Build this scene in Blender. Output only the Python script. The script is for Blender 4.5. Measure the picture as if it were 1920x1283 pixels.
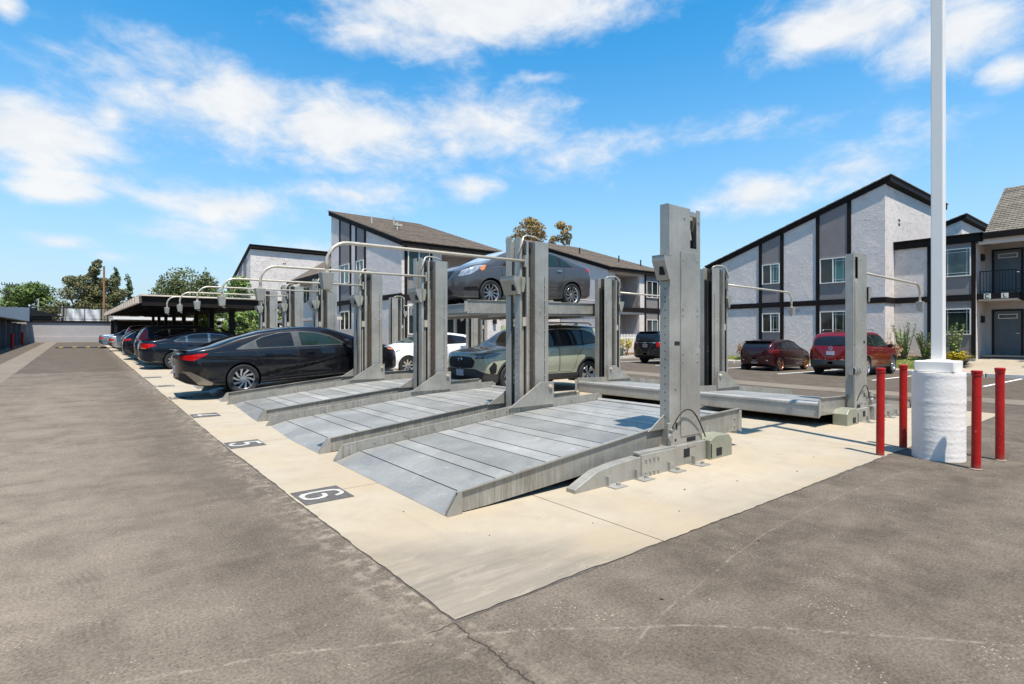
import bpy, math, random
import numpy as np
from mathutils import Vector, Matrix
random.seed(7); rng = np.random.default_rng(7)
for o in list(bpy.data.objects): bpy.data.objects.remove(o)
scene = bpy.context.scene
col = scene.collection
# ------------------------------------------------------------ camera, sky, sun, exposure
TH = math.radians(38.4); FPX = 1020.0; EYE = 1.5
cam_d = bpy.data.cameras.new('camera'); cam = bpy.data.objects.new('camera', cam_d); col.objects.link(cam)
cam.location = (0, 0, EYE); cam.rotation_euler = (math.pi/2, 0, -TH)
cam_d.sensor_width = 36; cam_d.lens = 36*FPX/1920; cam_d.shift_y = -10.5/1920
cam_d.clip_start = .05; cam_d.clip_end = 3000
scene.camera = cam
scene.view_settings.view_transform = 'Standard'; scene.view_settings.look = 'None'
scene.view_settings.gamma = 1; scene.view_settings.use_curve_mapping = False
scene.view_settings.exposure = 0.64
scene.render.engine = 'CYCLES'
FW = (math.sin(TH), math.cos(TH)); RT = (math.cos(TH), -math.sin(TH))
def at(px, d):
    lat = (px-960)/FPX*d
    return (FW[0]*d+RT[0]*lat, FW[1]*d+RT[1]*lat)
def pdir(px, py):
    u = (px-960)/FPX
    v = Vector((FW[0]+RT[0]*u, FW[1]+RT[1]*u, (631-py)/FPX)); v.normalize(); return v
def azel(px, py):
    v = pdir(px, py); return math.atan2(v.x, v.y), math.asin(v.z)
ELEV = math.radians(68.5); SAZ = math.atan2(-.30, -.95)
TOSUN = Vector((math.sin(SAZ)*math.cos(ELEV), math.cos(SAZ)*math.cos(ELEV), math.sin(ELEV)))
sd = bpy.data.lights.new('sun', 'SUN'); sd.energy = 5.0; sd.angle = math.radians(.53); sd.color = (1, .935, .835)
so = bpy.data.objects.new('sun', sd); col.objects.link(so); so.rotation_euler = (-TOSUN).to_track_quat('-Z', 'Y').to_euler()
so.location = (0, 0, 30)
# node helpers
class NT:
    def __init__(s, tree): s.t = tree; s.n = tree.nodes; s.l = tree.links
    def add(s, t, **kw):
        n = s.n.new(t)
        for k, v in kw.items():
            setattr(n, k, v)
        return n
    def link(s, a, b): s.l.new(a, b)
    def val(s, x):
        n = s.add('ShaderNodeValue'); n.outputs[0].default_value = x; return n.outputs[0]
    def setin(s, sock, v):
        if hasattr(v, 'links') or isinstance(v, bpy.types.NodeSocket): s.l.new(v, sock)
        else: sock.default_value = v
    def math(s, op, a, b=None, c=None, clamp=False):
        n = s.add('ShaderNodeMath', operation=op); n.use_clamp = clamp
        s.setin(n.inputs[0], a)
        if b is not None: s.setin(n.inputs[1], b)
        if c is not None: s.setin(n.inputs[2], c)
        return n.outputs[0]
    def noise(s, vec, scale, detail=4, rough=.55, dist=0, out=0):
        n = s.add('ShaderNodeTexNoise'); n.inputs['Scale'].default_value = scale; n.inputs['Detail'].default_value = detail
        n.inputs['Roughness'].default_value = rough; n.inputs['Distortion'].default_value = dist
        if vec is not None: s.l.new(vec, n.inputs['Vector'])
        return n.outputs[out]
    def voro(s, vec, scale, feature='F1', out=0, rnd=1):
        n = s.add('ShaderNodeTexVoronoi', feature=feature); n.inputs['Scale'].default_value = scale
        n.inputs['Randomness'].default_value = rnd
        s.l.new(vec, n.inputs['Vector']); return n.outputs[out]
    def mapr(s, v, a, b, c=0, d=1, smooth=False):
        n = s.add('ShaderNodeMapRange'); n.clamp = True
        if smooth: n.interpolation_type = 'SMOOTHSTEP'
        s.setin(n.inputs[0], v)
        for i, x in enumerate((a, b, c, d)): s.setin(n.inputs[i+1], x)
        return n.outputs[0]
    def mix(s, f, a, b, mode='MIX'):
        n = s.add('ShaderNodeMix', data_type='RGBA', blend_type=mode)
        s.setin(n.inputs[0], f)
        for i, x in ((6, a), (7, b)):
            if isinstance(x, (tuple, list)): n.inputs[i].default_value = (*x[:3], 1)
            else: s.l.new(x, n.inputs[i])
        return n.outputs[2]
    def mapping(s, vec, loc=(0, 0, 0), rot=(0, 0, 0), scale=(1, 1, 1), vt='POINT'):
        n = s.add('ShaderNodeMapping', vector_type=vt); s.l.new(vec, n.inputs[0])
        n.inputs[1].default_value = loc; n.inputs[2].default_value = rot; n.inputs[3].default_value = scale
        return n.outputs[0]
    def sep(s, vec):
        n = s.add('ShaderNodeSeparateXYZ'); s.l.new(vec, n.inputs[0]); return n.outputs
    def comb(s, x, y, z):
        n = s.add('ShaderNodeCombineXYZ')
        for i, v in enumerate((x, y, z)): s.setin(n.inputs[i], v)
        return n.outputs[0]
    def vlen(s, vec):
        n = s.add('ShaderNodeVectorMath', operation='LENGTH'); s.l.new(vec, n.inputs[0]); return n.outputs['Value']
# world
w = bpy.data.worlds.new('World'); scene.world = w; w.use_nodes = True
N = NT(w.node_tree); N.n.clear()
tc = N.add('ShaderNodeTexCoord'); dirv = tc.outputs['Generated']
sky = N.add('ShaderNodeTexSky'); sky.sky_type = 'NISHITA'; sky.sun_disc = False
sky.sun_elevation = ELEV; sky.sun_rotation = SAZ; sky.altitude = 50; sky.air_density = 1.0; sky.dust_density = .35; sky.ozone_density = 1.6
hs = N.add('ShaderNodeHueSaturation'); hs.inputs['Saturation'].default_value = 1.42; hs.inputs['Value'].default_value = 2.15
hs.inputs['Hue'].default_value = .488
N.link(sky.outputs[0], hs.inputs['Color'])
sx, sy, sz = N.sep(dirv)
az = N.math('ARCTAN2', sx, sy); el = N.math('ARCSINE', sz); ae = N.comb(az, el, 0)
BL = [(430,185,250,95,1),(640,235,250,85,.95),(870,235,190,75,.8),(320,160,100,60,.9),(960,15,300,80,1),(700,60,230,60,.6),(1560,50,230,80,1),
 (1800,60,190,80,1),(1895,125,70,40,.9),(50,245,150,65,1),(205,215,55,40,.7),(450,388,140,45,.95),(640,368,150,40,.8),(885,352,60,26,.7),
 (1410,368,130,45,1.0),(1590,320,170,60,.75),(1240,262,280,50,.6),(105,362,100,28,.85),(110,453,75,18,.7),(1740,255,120,60,.55),(360,440,170,34,.6),
 (560,300,160,50,.55),(120,330,220,28,.45),(520,460,230,30,.5),(1000,145,60,16,.5),(15,15,35,30,.8),(850,270,60,40,.7),(200,480,60,14,.5),(1080,300,240,40,.45)]
dens = None
def blob(a0, e0, sa, se, st):
    global dens
    m = N.mapping(ae, loc=(-a0/sa, -e0/se, 0), scale=(1/sa, 1/se, 1))
    d = N.math('MULTIPLY_ADD', N.vlen(m), -st*.62, st)
    dens = d if dens is None else N.math('MAXIMUM', dens, d)
for (cx, cy, hw, hh, st) in [(a, b, c*1.0, d*1.0, e*1.12) for a, b, c, d, e in BL]:
    a0, e0 = azel(cx, cy); a1, _ = azel(cx+hw, cy); _, e1 = azel(cx, cy-hh)
    blob(a0, e0, abs(a1-a0), abs(e1-e0), st)
for i in range(16):      # the same kind of broken cloud all round the horizon
    blob(TH+1.05+i*.27, random.uniform(.12, .75), random.uniform(.12, .26), random.uniform(.05, .12), random.uniform(.6, 1))
nv = N.mapping(dirv, scale=(1, 1, 1.9))
n1 = N.noise(nv, 3.4, 12, .56, .2); n2 = N.noise(nv, 13, 12, .62, .3)
nn = N.math('ADD', N.math('MULTIPLY', n1, .62), N.math('MULTIPLY', n2, .38))
dd = N.math('ADD', dens, N.math('MULTIPLY', N.math('SUBTRACT', nn, .5), 2.7))
cm = N.mapr(dd, .22, .98, 0, 1, True)
cm = N.math('MULTIPLY', cm, .96)
# a whiter, paler band of air low over the horizon
low = N.mapr(el, 0, .55, 1, 0); low = N.math('POWER', low, 1.7)
skyc = N.mix(N.math('MULTIPLY', low, .97), hs.outputs[0], (4.15, 5.35, 6.7))
shade = N.mapr(N.math('ADD', N.math('MULTIPLY', dd, .5), N.math('MULTIPLY', n2, 1.5)), .75, 1.45, 0, 1)
cc = N.mix(shade, (7.0, 7.45, 8.0), (8.4, 8.5, 8.6))
out = N.mix(cm, skyc, cc)
bg = N.add('ShaderNodeBackground'); bg.inputs[1].default_value = .072; N.link(out, bg.inputs[0])
wo = N.add('ShaderNodeOutputWorld'); N.link(bg.outputs[0], wo.inputs[0])
# ------------------------------------------------------------ materials
MATS = {}
def newmat(name):
    m = bpy.data.materials.new(name); m.use_nodes = True; t = NT(m.node_tree); t.n.clear()
    p = t.add('ShaderNodeBsdfPrincipled'); o = t.add('ShaderNodeOutputMaterial'); t.link(p.outputs[0], o.inputs[0])
    MATS[name] = m; return m, t, p
def bump(t, p, h, strength=.3, dist=.01):
    b = t.add('ShaderNodeBump'); b.inputs['Strength'].default_value = strength; b.inputs['Distance'].default_value = dist
    t.link(h, b.inputs['Height']); t.link(b.outputs[0], p.inputs['Normal'])
def pm(name, c, rough=.5, metal=0, var=.12, scale=3, bs=0, bscale=60, coat=0, spec=.5, bd=.004, rv=.1):
    if name in MATS: return MATS[name]
    m, t, p = newmat(name)
    tc = t.add('ShaderNodeTexCoord').outputs['Object']
    n = t.noise(tc, scale, 6, .65)
    f = t.mapr(n, .3, .7, 1-var, 1+var)
    mc = t.add('ShaderNodeVectorMath', operation='SCALE'); mc.inputs[0].default_value = c; t.link(f, mc.inputs['Scale'])
    t.link(mc.outputs[0], p.inputs['Base Color'])
    t.link(t.mapr(t.noise(tc, scale*2.3, 4), .3, .7, max(0, rough-rv), min(1, rough+rv)), p.inputs['Roughness'])
    p.inputs['Metallic'].default_value = metal; p.inputs['Coat Weight'].default_value = coat
    p.inputs['Coat Roughness'].default_value = .04
    p.inputs['Specular IOR Level'].default_value = spec
    if bs: bump(t, p, t.noise(tc, bscale, 5), bs, bd)
    return m
def galv(name, c, rough=.45, metal=.45, sc=2.2, tread=0, streak=.0, scuff=False):
    m, t, p = newmat(name)
    g = t.add('ShaderNodeNewGeometry'); pos = g.outputs['Position']
    a = t.noise(pos, sc, 6, .6, .6); b = t.voro(pos, 38, out=1); b = t.sep(b)[0]
    c2 = t.noise(t.mapping(pos, rot=(0, .5, .5), scale=(9, 9, 1.2)), 3, 4)
    f = t.math('ADD', t.mapr(a, .3, .7, .82, 1.15), t.math('MULTIPLY', t.math('SUBTRACT', b, .5), .07))
    f = t.math('ADD', f, t.math('MULTIPLY', t.math('SUBTRACT', c2, .5), .22+streak))
    # pale oxide bloom and a few dark drips
    bl = t.mapr(t.noise(pos, 5.3, 5, .6, 1.2), .60, .70)
    base = t.mix(t.math('MULTIPLY', bl, .4), c, (.48, .475, .45))
    dk = t.mapr(t.noise(t.mapping(pos, scale=(14, 14, .9)), 1.4, 5, .7), .60, .72)
    base = t.mix(t.math('MULTIPLY', dk, .22), base, (.12, .10, .08))
    if scuff:   # brown diagonal tyre and grinder scuffs
        s1 = t.noise(t.mapping(pos, rot=(0, -.75, 0), scale=(26, 3, 1.6)), 1.5, 6, .7, .3)
        s2 = t.noise(t.mapping(pos, scale=(1.1, 1.1, 1.1)), 1.0, 4)
        base = t.mix(t.math('MULTIPLY', t.mapr(s1, .48, .66), t.mapr(s2, .40, .62, 0, .75)), base, (.17, .125, .075))
        base = t.mix(t.math('MULTIPLY', t.mapr(s1, .46, .36), .35), base, (.46, .44, .40))
    spk = t.mapr(t.noise(pos, 34, 3, .8), .62, .74); base = t.mix(t.math('MULTIPLY', spk, .18), base, (.55, .54, .50))
    mc = t.add('ShaderNodeVectorMath', operation='SCALE'); t.link(base, mc.inputs[0]); t.link(f, mc.inputs['Scale'])
    t.link(mc.outputs[0], p.inputs['Base Color'])
    p.inputs['Metallic'].default_value = metal
    t.link(t.mapr(a, .3, .7, rough-.1, rough+.12), p.inputs['Roughness'])
    if tread:
        oi = t.add('ShaderNodeObjectInfo'); mc2 = t.add('ShaderNodeVectorMath', operation='SCALE'); t.link(mc.outputs[0], mc2.inputs[0]); t.link(t.mapr(oi.outputs['Random'], 0, 1, .86, 1.12), mc2.inputs['Scale'])
        t.link(mc2.outputs[0], p.inputs['Base Color'])
    if tread == 1:   # raised diamond tread
        r1 = t.voro(t.mapping(pos, rot=(0, 0, .78), scale=(1, 2.6, 1)), 26, rnd=.05)
        bump(t, p, t.mapr(r1, .0, .42, 1, 0), .9, .006)
    elif tread == 2:  # fine ribs and scuffs
        wv = t.add('ShaderNodeTexWave'); wv.bands_direction = 'X'; wv.inputs['Scale'].default_value = 14; wv.inputs['Distortion'].default_value = .3
        t.link(pos, wv.inputs[0]); bump(t, p, t.math('ADD', t.math('MULTIPLY', wv.outputs[1], .5), t.noise(pos, 24, 4)), .5, .006)
    else: bump(t, p, t.noise(pos, 9, 6, .6), .16, .008)
    return m
GALV = galv('galvanised_steel', (.335, .322, .285), .44, .4)
GALVB = galv('galvanised_post', (.36, .345, .305), .42, .4, 1.6)
GALVD = galv('galvanised_deck', (.30, .292, .268), .48, .3, 1.4, 2)
GALVT = galv('galvanised_tread', (.345, .335, .305), .46, .3, 1.4, 1)
GALVK = galv('galvanised_shaded_channel', (.035, .032, .027), .5, .3)  # shade inside the recess put into a near-black steel colour
GALVS = galv('galvanised_scuffed', (.30, .288, .252), .44, .35, streak=.1, scuff=True)
ZINC = galv('zinc_green', (.27, .27, .20), .5, .2)
PIPE = pm('cream_pipe', (.48, .43, .34), .35, .25, .12, 6)
RUST = pm('rusty_chain', (.07, .05, .035), .7, .3, .5, 30)
BLACKM = pm('black_metal', (.014, .014, .015), .5, 0, .2, 4, spec=.2)
DARK = pm('dark_void', (.008, .008, .009), .8)
RUBBER = pm('rubber', (.017, .017, .018), .75, 0, .25, 9, .2, 80)
WHITEP = pm('white_paint', (.76, .72, .665), .45, 0, .03, 2, .15, 25, bd=.003)
WHITEC = pm('white_rough_paint', (.74, .70, .65), .6, 0, .07, 4, .6, 26, bd=.006)
REDP = pm('red_bollard_paint', (.36, .010, .008), .4, 0, .22, 5, .25, 18, coat=.1, spec=.3)
def chipped():
    t = NT(REDP.node_tree); p = REDP.node_tree.nodes['Principled BSDF']; src = p.inputs['Base Color'].links[0].from_socket
    tc = t.add('ShaderNodeTexCoord').outputs['Object']; Z = t.sep(tc)[2]
    c = t.mapr(t.noise(t.mapping(tc, scale=(1, 1, .6)), 22, 6, .75), .63, .67); foot = t.mapr(t.math('ADD', Z, t.math('MULTIPLY', t.noise(tc, 16, 4), .12)), .14, .04)
    m1 = t.mix(t.math('MULTIPLY', c, .8), src, (.40, .26, .22)); m1 = t.mix(t.math('MULTIPLY', foot, .55), m1, (.20, .13, .10))
    t.link(m1, p.inputs['Base Color'])
chipped()
TRIM = pm('dark_brown_trim', (.014, .011, .010), .7, 0, .2, 3, spec=.12)
PANEL = pm('grey_panel', (.205, .182, .172), .75, 0, .08, 2, .15, 90)
PANELD = pm('porch_wall_grey', (.42, .39, .38), .8, 0, .06, 2, .15, 90)
WFRAME = pm('white_vinyl', (.72, .70, .66), .4, 0, .02)
DOORP = pm('blue_grey_door', (.085, .10, .11), .4, 0, .08)
CHROME = pm('chrome', (.75, .75, .76), .12, 1, .03)
ALLOY = pm('alloy', (.50, .50, .52), .25, .85, .05)
ALLOYD = pm('dark_alloy', (.06, .06, .065), .4, .6, .1)
COPPER = pm('copper_rim', (.42, .16, .09), .25, .8, .1)
SATIN = pm('satin_trim', (.34, .31, .27), .3, .75, .05)
PLASTIC = pm('grey_plastic', (.03, .03, .03), .55)
CLAD = pm('silver_cladding', (.055, .055, .053), .5, spec=.3)
BARK = pm('bark', (.13, .09, .06), .9, 0, .3, 8, .6, 30)
POLEW = pm('wood_pole', (.26, .13, .06), .85, 0, .25, 3)
YELL = pm('yellow_paint', (.70, .52, .10), .6)
LINEP = pm('line_paint', (.72, .72, .70), .7, 0, .10, 9)
KERBM = pm('kerb_concrete', (.52, .49, .44), .85, 0, .14, 2, .2, 60)
def glassm(name, c, rough=.03, spec=.8):
    return pm(name, c, rough, 0, .25, 1.2, coat=.3, spec=.25, rv=.02)
CGLASS = glassm('tinted_car_glass', (.012, .014, .018))
CGLASSG = glassm('green_car_glass', (.016, .032, .028))
CGLASSB = glassm('sky_car_glass', (.10, .16, .22))  # pale blue of reflected sky put into the glass colour
# house panes: curtains and blinds showing softly through; teal reflection put into the colour
def pane_mat(name, a, b, vert=True, sc=9):
    m, t, p = newmat(name); pos = t.add('ShaderNodeNewGeometry').outputs['Position']
    wv = t.add('ShaderNodeTexWave'); wv.bands_direction = 'DIAGONAL' if vert else 'Z'
    wv.inputs['Scale'].default_value = sc; wv.inputs['Distortion'].default_value = .4
    v = t.mapping(pos, scale=(1, 1, 0) if vert else (0, 0, 1)); t.link(v, wv.inputs[0])
    nz = t.mapr(t.noise(pos, .9, 4, .6), .35, .65)
    t.link(t.mix(nz, t.mix(wv.outputs[1], a, b), tuple(.45*x for x in a)), p.inputs['Base Color'])
    p.inputs['Roughness'].default_value = .06; p.inputs['Specular IOR Level'].default_value = .35; p.inputs['Coat Weight'].default_value = .3; p.inputs['Coat Roughness'].default_value = .02
    return m
PANE1 = pane_mat('pane_curtain', (.06, .10, .105), (.11, .17, .175)); PANE2 = pane_mat('pane_blind', (.045, .038, .032), (.075, .066, .056), False, 14)
PANE3 = pane_mat('pane_dark', (.015, .025, .018), (.03, .045, .033)); PANE4 = pane_mat('pane_teal', (.04, .13, .12), (.07, .20, .18))
def stucco(name, c, amp=1.0):
    m, t, p = newmat(name); pos = t.add('ShaderNodeNewGeometry').outputs['Position']
    n = t.noise(pos, 1.2, 5, .6)
    wx = t.add('ShaderNodeVectorMath', operation='ADD'); t.link(pos, wx.inputs[0])
    sc = t.add('ShaderNodeVectorMath', operation='SCALE'); t.link(t.noise(pos, 2.2, 3, out=1), sc.inputs[0]); sc.inputs['Scale'].default_value = .5
    t.link(sc.outputs[0], wx.inputs[1])
    st = t.mapping(wx.outputs[0], scale=(1, 1, 1.8))
    r = t.math('ABSOLUTE', t.math('SUBTRACT', t.noise(st, 3.4, 5, .6, .5), .5)); r = t.mapr(r, 0, .06, 1, 0)
    r = t.math('MULTIPLY', r, t.mapr(t.noise(pos, 2.6, 3), .44, .62))
    h = t.math('ADD', r, t.math('MULTIPLY', t.noise(pos, 14, 6, .65), .45))
    f = t.mapr(n, .3, .7, .93, 1.06)
    f = t.math('MULTIPLY', f, t.mapr(t.noise(t.mapping(pos, scale=(2.5, 2.5, .35)), 1.5, 5, .6), .62, .8, 1, .93))
    mc = t.add('ShaderNodeVectorMath', operation='SCALE'); mc.inputs[0].default_value = c; t.link(f, mc.inputs['Scale'])
    t.link(mc.outputs[0], p.inputs['Base Color']); p.inputs['Roughness'].default_value = .9; p.inputs['Specular IOR Level'].default_value = .2
    bump(t, p, h, .85*amp, .05); return m
STUC = stucco('stucco', (.62, .562, .52), .6); STUS = stucco('stucco_smooth', (.62, .562, .52), .2)
WALLG = stucco('painted_block', (.36, .335, .325), .15)
def shingle(name, c):
    m, t, p = newmat(name); tcn = t.add('ShaderNodeTexCoord').outputs['UV']
    br = t.add('ShaderNodeTexBrick'); t.link(tcn, br.inputs[0]); br.inputs['Scale'].default_value = 1
    br.inputs['Brick Width'].default_value = .32; br.inputs['Row Height'].default_value = .17; br.inputs['Mortar Size'].default_value = .016
    br.inputs['Color1'].default_value = (*[x*1.2 for x in c], 1); br.inputs['Color2'].default_value = (*[x*.72 for x in c], 1)
    br.inputs['Mortar'].default_value = (*[x*.33 for x in c], 1); br.inputs['Bias'].default_value = -.1; br.inputs['Mortar Smooth'].default_value = .3
    pos = t.add('ShaderNodeNewGeometry').outputs['Position']
    f = t.mapr(t.noise(pos, .9, 6, .65), .3, .7, .82, 1.15)
    t.link(t.mix(1, br.outputs[0], t.comb(f, f, f), 'MULTIPLY'), p.inputs['Base Color']); p.inputs['Roughness'].default_value = .95
    bump(t, p, t.math('ADD', t.math('MULTIPLY', br.outputs[1], -1), t.noise(pos, 60, 3)), .6, .02); return m
SHING = shingle('brown_shingles', (.135, .102, .074)); SHING2 = shingle('tan_shingles', (.19, .162, .126))
def asphalt():
    m, t, p = newmat('asphalt'); pos = t.add('ShaderNodeNewGeometry').outputs['Position']
    X, Y, Z = t.sep(pos)
    warp = t.math('MULTIPLY', t.math('SUBTRACT', t.noise(pos, .7, 4), .5), 1.2)
    big = t.noise(pos, .25, 6, .65, .8); med = t.noise(pos, 1.7, 10, .76, .25); fine = t.noise(pos, 60, 5, .75); vfine = t.noise(pos, 260, 3, .8)
    stk = t.noise(t.mapping(pos, rot=(0, 0, .2), scale=(3.0, .5, 1)), 1.3, 9, .72, .2)
    base = t.mix(t.mapr(big, .35, .65), (.056, .047, .0385), (.088, .075, .062))
    base = t.mix(t.mapr(med, .38, .68), base, (.112, .096, .080))
    base = t.mix(t.math('MULTIPLY', t.mapr(stk, .52, .74), .40), base, (.150, .130, .108))
    # newer and darker asphalt right of the pad and beyond the cross seam
    dark = t.math('MAXIMUM', t.mapr(t.math('ADD', X, t.math('MULTIPLY', warp, .4)), 14.2, 14.9), t.mapr(t.math('ADD', Y, t.math('MULTIPLY', warp, .2)), 24.0, 24.15))
    nearr = t.math('MULTIPLY', t.mapr(t.math('SUBTRACT', X, t.math('MULTIPLY', Y, .35)), 1.0, 3.2), t.mapr(med, .3, .62, 1, .45)); nearr = t.math('MULTIPLY', nearr, t.mapr(t.math('ADD', Y, t.math('MULTIPLY', warp, .5)), .2, 1.5, .35, 1.3))
    dark = t.math('MAXIMUM', t.math('MULTIPLY', dark, .8), t.math('MULTIPLY', nearr, .6))
    base = t.mix(dark, base, t.mix(t.mapr(med, .35, .7), (.040, .033, .0265), (.070, .059, .048)))
    nb = t.math('MULTIPLY', t.mapr(t.math('ADD', X, t.math('MULTIPLY', warp, .5)), .15, 1.1), t.mapr(X, 1.6, 1.55)); nb = t.math('MULTIPLY', nb, t.mapr(Y, 2.2, 3.6))
    nb = t.math('MULTIPLY', nb, t.mapr(med, .3, .65, 1, .4)); base = t.mix(t.math('MULTIPLY', nb, .55), base, (.050, .043, .036))
    # dusty pale veil on the left lane
    veil = t.math('MULTIPLY', t.mapr(t.math('ABSOLUTE', t.math('ADD', t.math('ADD', X, .55), warp)), 1.5, .1), t.mapr(Y, 25, 6)); veil = t.math('MULTIPLY', veil, t.mapr(med, .35, .65, .25, .85))
    base = t.mix(veil, base, (.145, .125, .104))
    sm = t.mapr(t.noise(t.mapping(pos, rot=(0, 0, .65), scale=(.6, 2.2, 1)), .9, 8, .74, .3), .5, .68)
    base = t.mix(t.math('MULTIPLY', sm, .30), base, (.040, .034, .028))
    # aggregate and chips
    base = t.mix(1, base, t.comb(*[t.mapr(fine, .3, .7, .50, 1.55)]*3), 'MULTIPLY')
    base = t.mix(1, base, t.comb(*[t.mapr(vfine, .3, .7, .68, 1.36)]*3), 'MULTIPLY')
    vo = t.voro(pos, 42); chip = t.math('LESS_THAN', vo, .19)
    chip = t.math('MULTIPLY', chip, t.mapr(t.noise(pos, 2.6, 5, .7), .54, .64))
    base = t.mix(t.math('MULTIPLY', chip, .75), base, (.30, .275, .24))
    pit = t.math('MULTIPLY', t.math('LESS_THAN', t.voro(pos, 19), .10), t.mapr(t.noise(pos, 1.9, 3), .5, .6))
    base = t.mix(pit, base, (.03, .028, .026))
    # worn pale band beside the concrete edge (left side)
    d1 = t.math('ABSOLUTE', t.math('SUBTRACT', t.math('ADD', X, t.math('MULTIPLY', warp, .10)), 1.50))
    band = t.math('MULTIPLY', t.mapr(d1, .35, 0), t.mapr(t.noise(pos, 9, 6, .7), .48, .62))
    band = t.math('MULTIPLY', band, t.mapr(Y, 1.4, 2.6)); base = t.mix(t.math('MULTIPLY', band, .5), base, (.26, .228, .19))
    # scraped arcs, left by turning vehicles
    for (cx, cy, R, wd, st) in ((-2.1, -4.0, 7.25, .008, .45), (5.5, -13.0, 15.1, .006, .35), (-9, 20, 10.4, .02, .35), (-9, 21, 11.2, .02, .3)):
        rr = t.vlen(t.mapping(t.comb(X, Y, 0), loc=(-cx, -cy, 0)))
        rr = t.math('ADD', rr, t.math('MULTIPLY', t.math('SUBTRACT', t.noise(pos, 1.1, 4), .5), .12))
        ring = t.mapr(t.math('ABSOLUTE', t.math('SUBTRACT', rr, R)), wd*2, wd*.5)
        ring = t.math('MULTIPLY', ring, t.mapr(t.noise(pos, 14, 7, .85), .47, .60)); base = t.mix(t.math('MULTIPLY', ring, st), base, (.27, .245, .21))
    # the crack that runs on from the corner of the pad
    cr = t.math('ADD', X, t.math('MULTIPLY', t.math('SUBTRACT', t.noise(t.comb(0, Y, 0), 5.5, 7, .65), .5), .16))
    crk = t.math('MULTIPLY', t.mapr(t.math('ABSOLUTE', t.math('SUBTRACT', cr, 1.53)), .006, .0025), t.mapr(Y, 2.40, 2.42, 1, 0))
    c2 = t.math('ADD', Y, t.math('MULTIPLY', t.math('SUBTRACT', t.noise(t.comb(X, 0, 0), 6, 7, .65), .5), .10))
    crk2 = t.math('MULTIPLY', t.mapr(t.math('ABSOLUTE', t.math('SUBTRACT', c2, 2.42)), .006, .002), t.math('MULTIPLY', t.mapr(X, 1.36, 1.40), t.mapr(X, 1.54, 1.56, 1, 0)))
    crk = t.math('MAXIMUM', crk, crk2)
    # tired fatigue cracking here and there
    vc = t.add('ShaderNodeTexVoronoi', feature='DISTANCE_TO_EDGE'); vc.inputs['Scale'].default_value = .9
    wpv = t.add('ShaderNodeVectorMath', operation='ADD'); t.link(pos, wpv.inputs[0])
    s2 = t.add('ShaderNodeVectorMath', operation='SCALE'); t.link(t.noise(pos, 3, 5, out=1), s2.inputs[0]); s2.inputs['Scale'].default_value = .35; t.link(s2.outputs[0], wpv.inputs[1])
    t.link(wpv.outputs[0], vc.inputs['Vector'])
    fc = t.math('MULTIPLY', t.mapr(vc.outputs[0], .006, .002), t.mapr(t.noise(pos, .45, 3), .62, .68))
    crk = t.math('MAXIMUM', crk, t.math('MULTIPLY', fc, .6))
    base = t.mix(t.math('MULTIPLY', crk, .85), base, (.022, .02, .018))
    for (cx, cy, R, wd) in ((1.0, -8.0, 10.2, .11), (1.0, -8.0, 11.9, .11), (12, -9, 10.0, .10), (12, -9, 11.6, .10), (-6.5, 3, 6.6, .12)):
        rr = t.vlen(t.mapping(t.comb(X, Y, 0), loc=(-cx, -cy, 0)))
        rr = t.math('ADD', rr, t.math('MULTIPLY', t.math('SUBTRACT', t.noise(pos, .5, 3), .5), .25))
        ring = t.mapr(t.math('ABSOLUTE', t.math('SUBTRACT', rr, R)), wd*1.3, wd*.5, smooth=True)
        rib = t.mapr(t.math('SINE', t.math('MULTIPLY', rr, 150)), -.2, .6, .5, 1)
        ring = t.math('MULTIPLY', t.math('MULTIPLY', ring, rib), t.mapr(t.noise(pos, 1.1, 5, .7), .45, .62)); base = t.mix(t.math('MULTIPLY', ring, .38), base, (.030, .026, .022))
    base = t.mix(1, base, (1.46, 1.38, 1.26), 'MULTIPLY')
    t.link(base, p.inputs['Base Color']); p.inputs['Roughness'].default_value = .93; p.inputs['Specular IOR Level'].default_value = .25
    h = t.math('SUBTRACT', t.math('ADD', t.math('MULTIPLY', fine, .7), t.math('MULTIPLY', vo, .5)), t.math('MULTIPLY', crk, 3))
    bump(t, p, h, .55, .006); return m
ASPH = asphalt()
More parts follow.
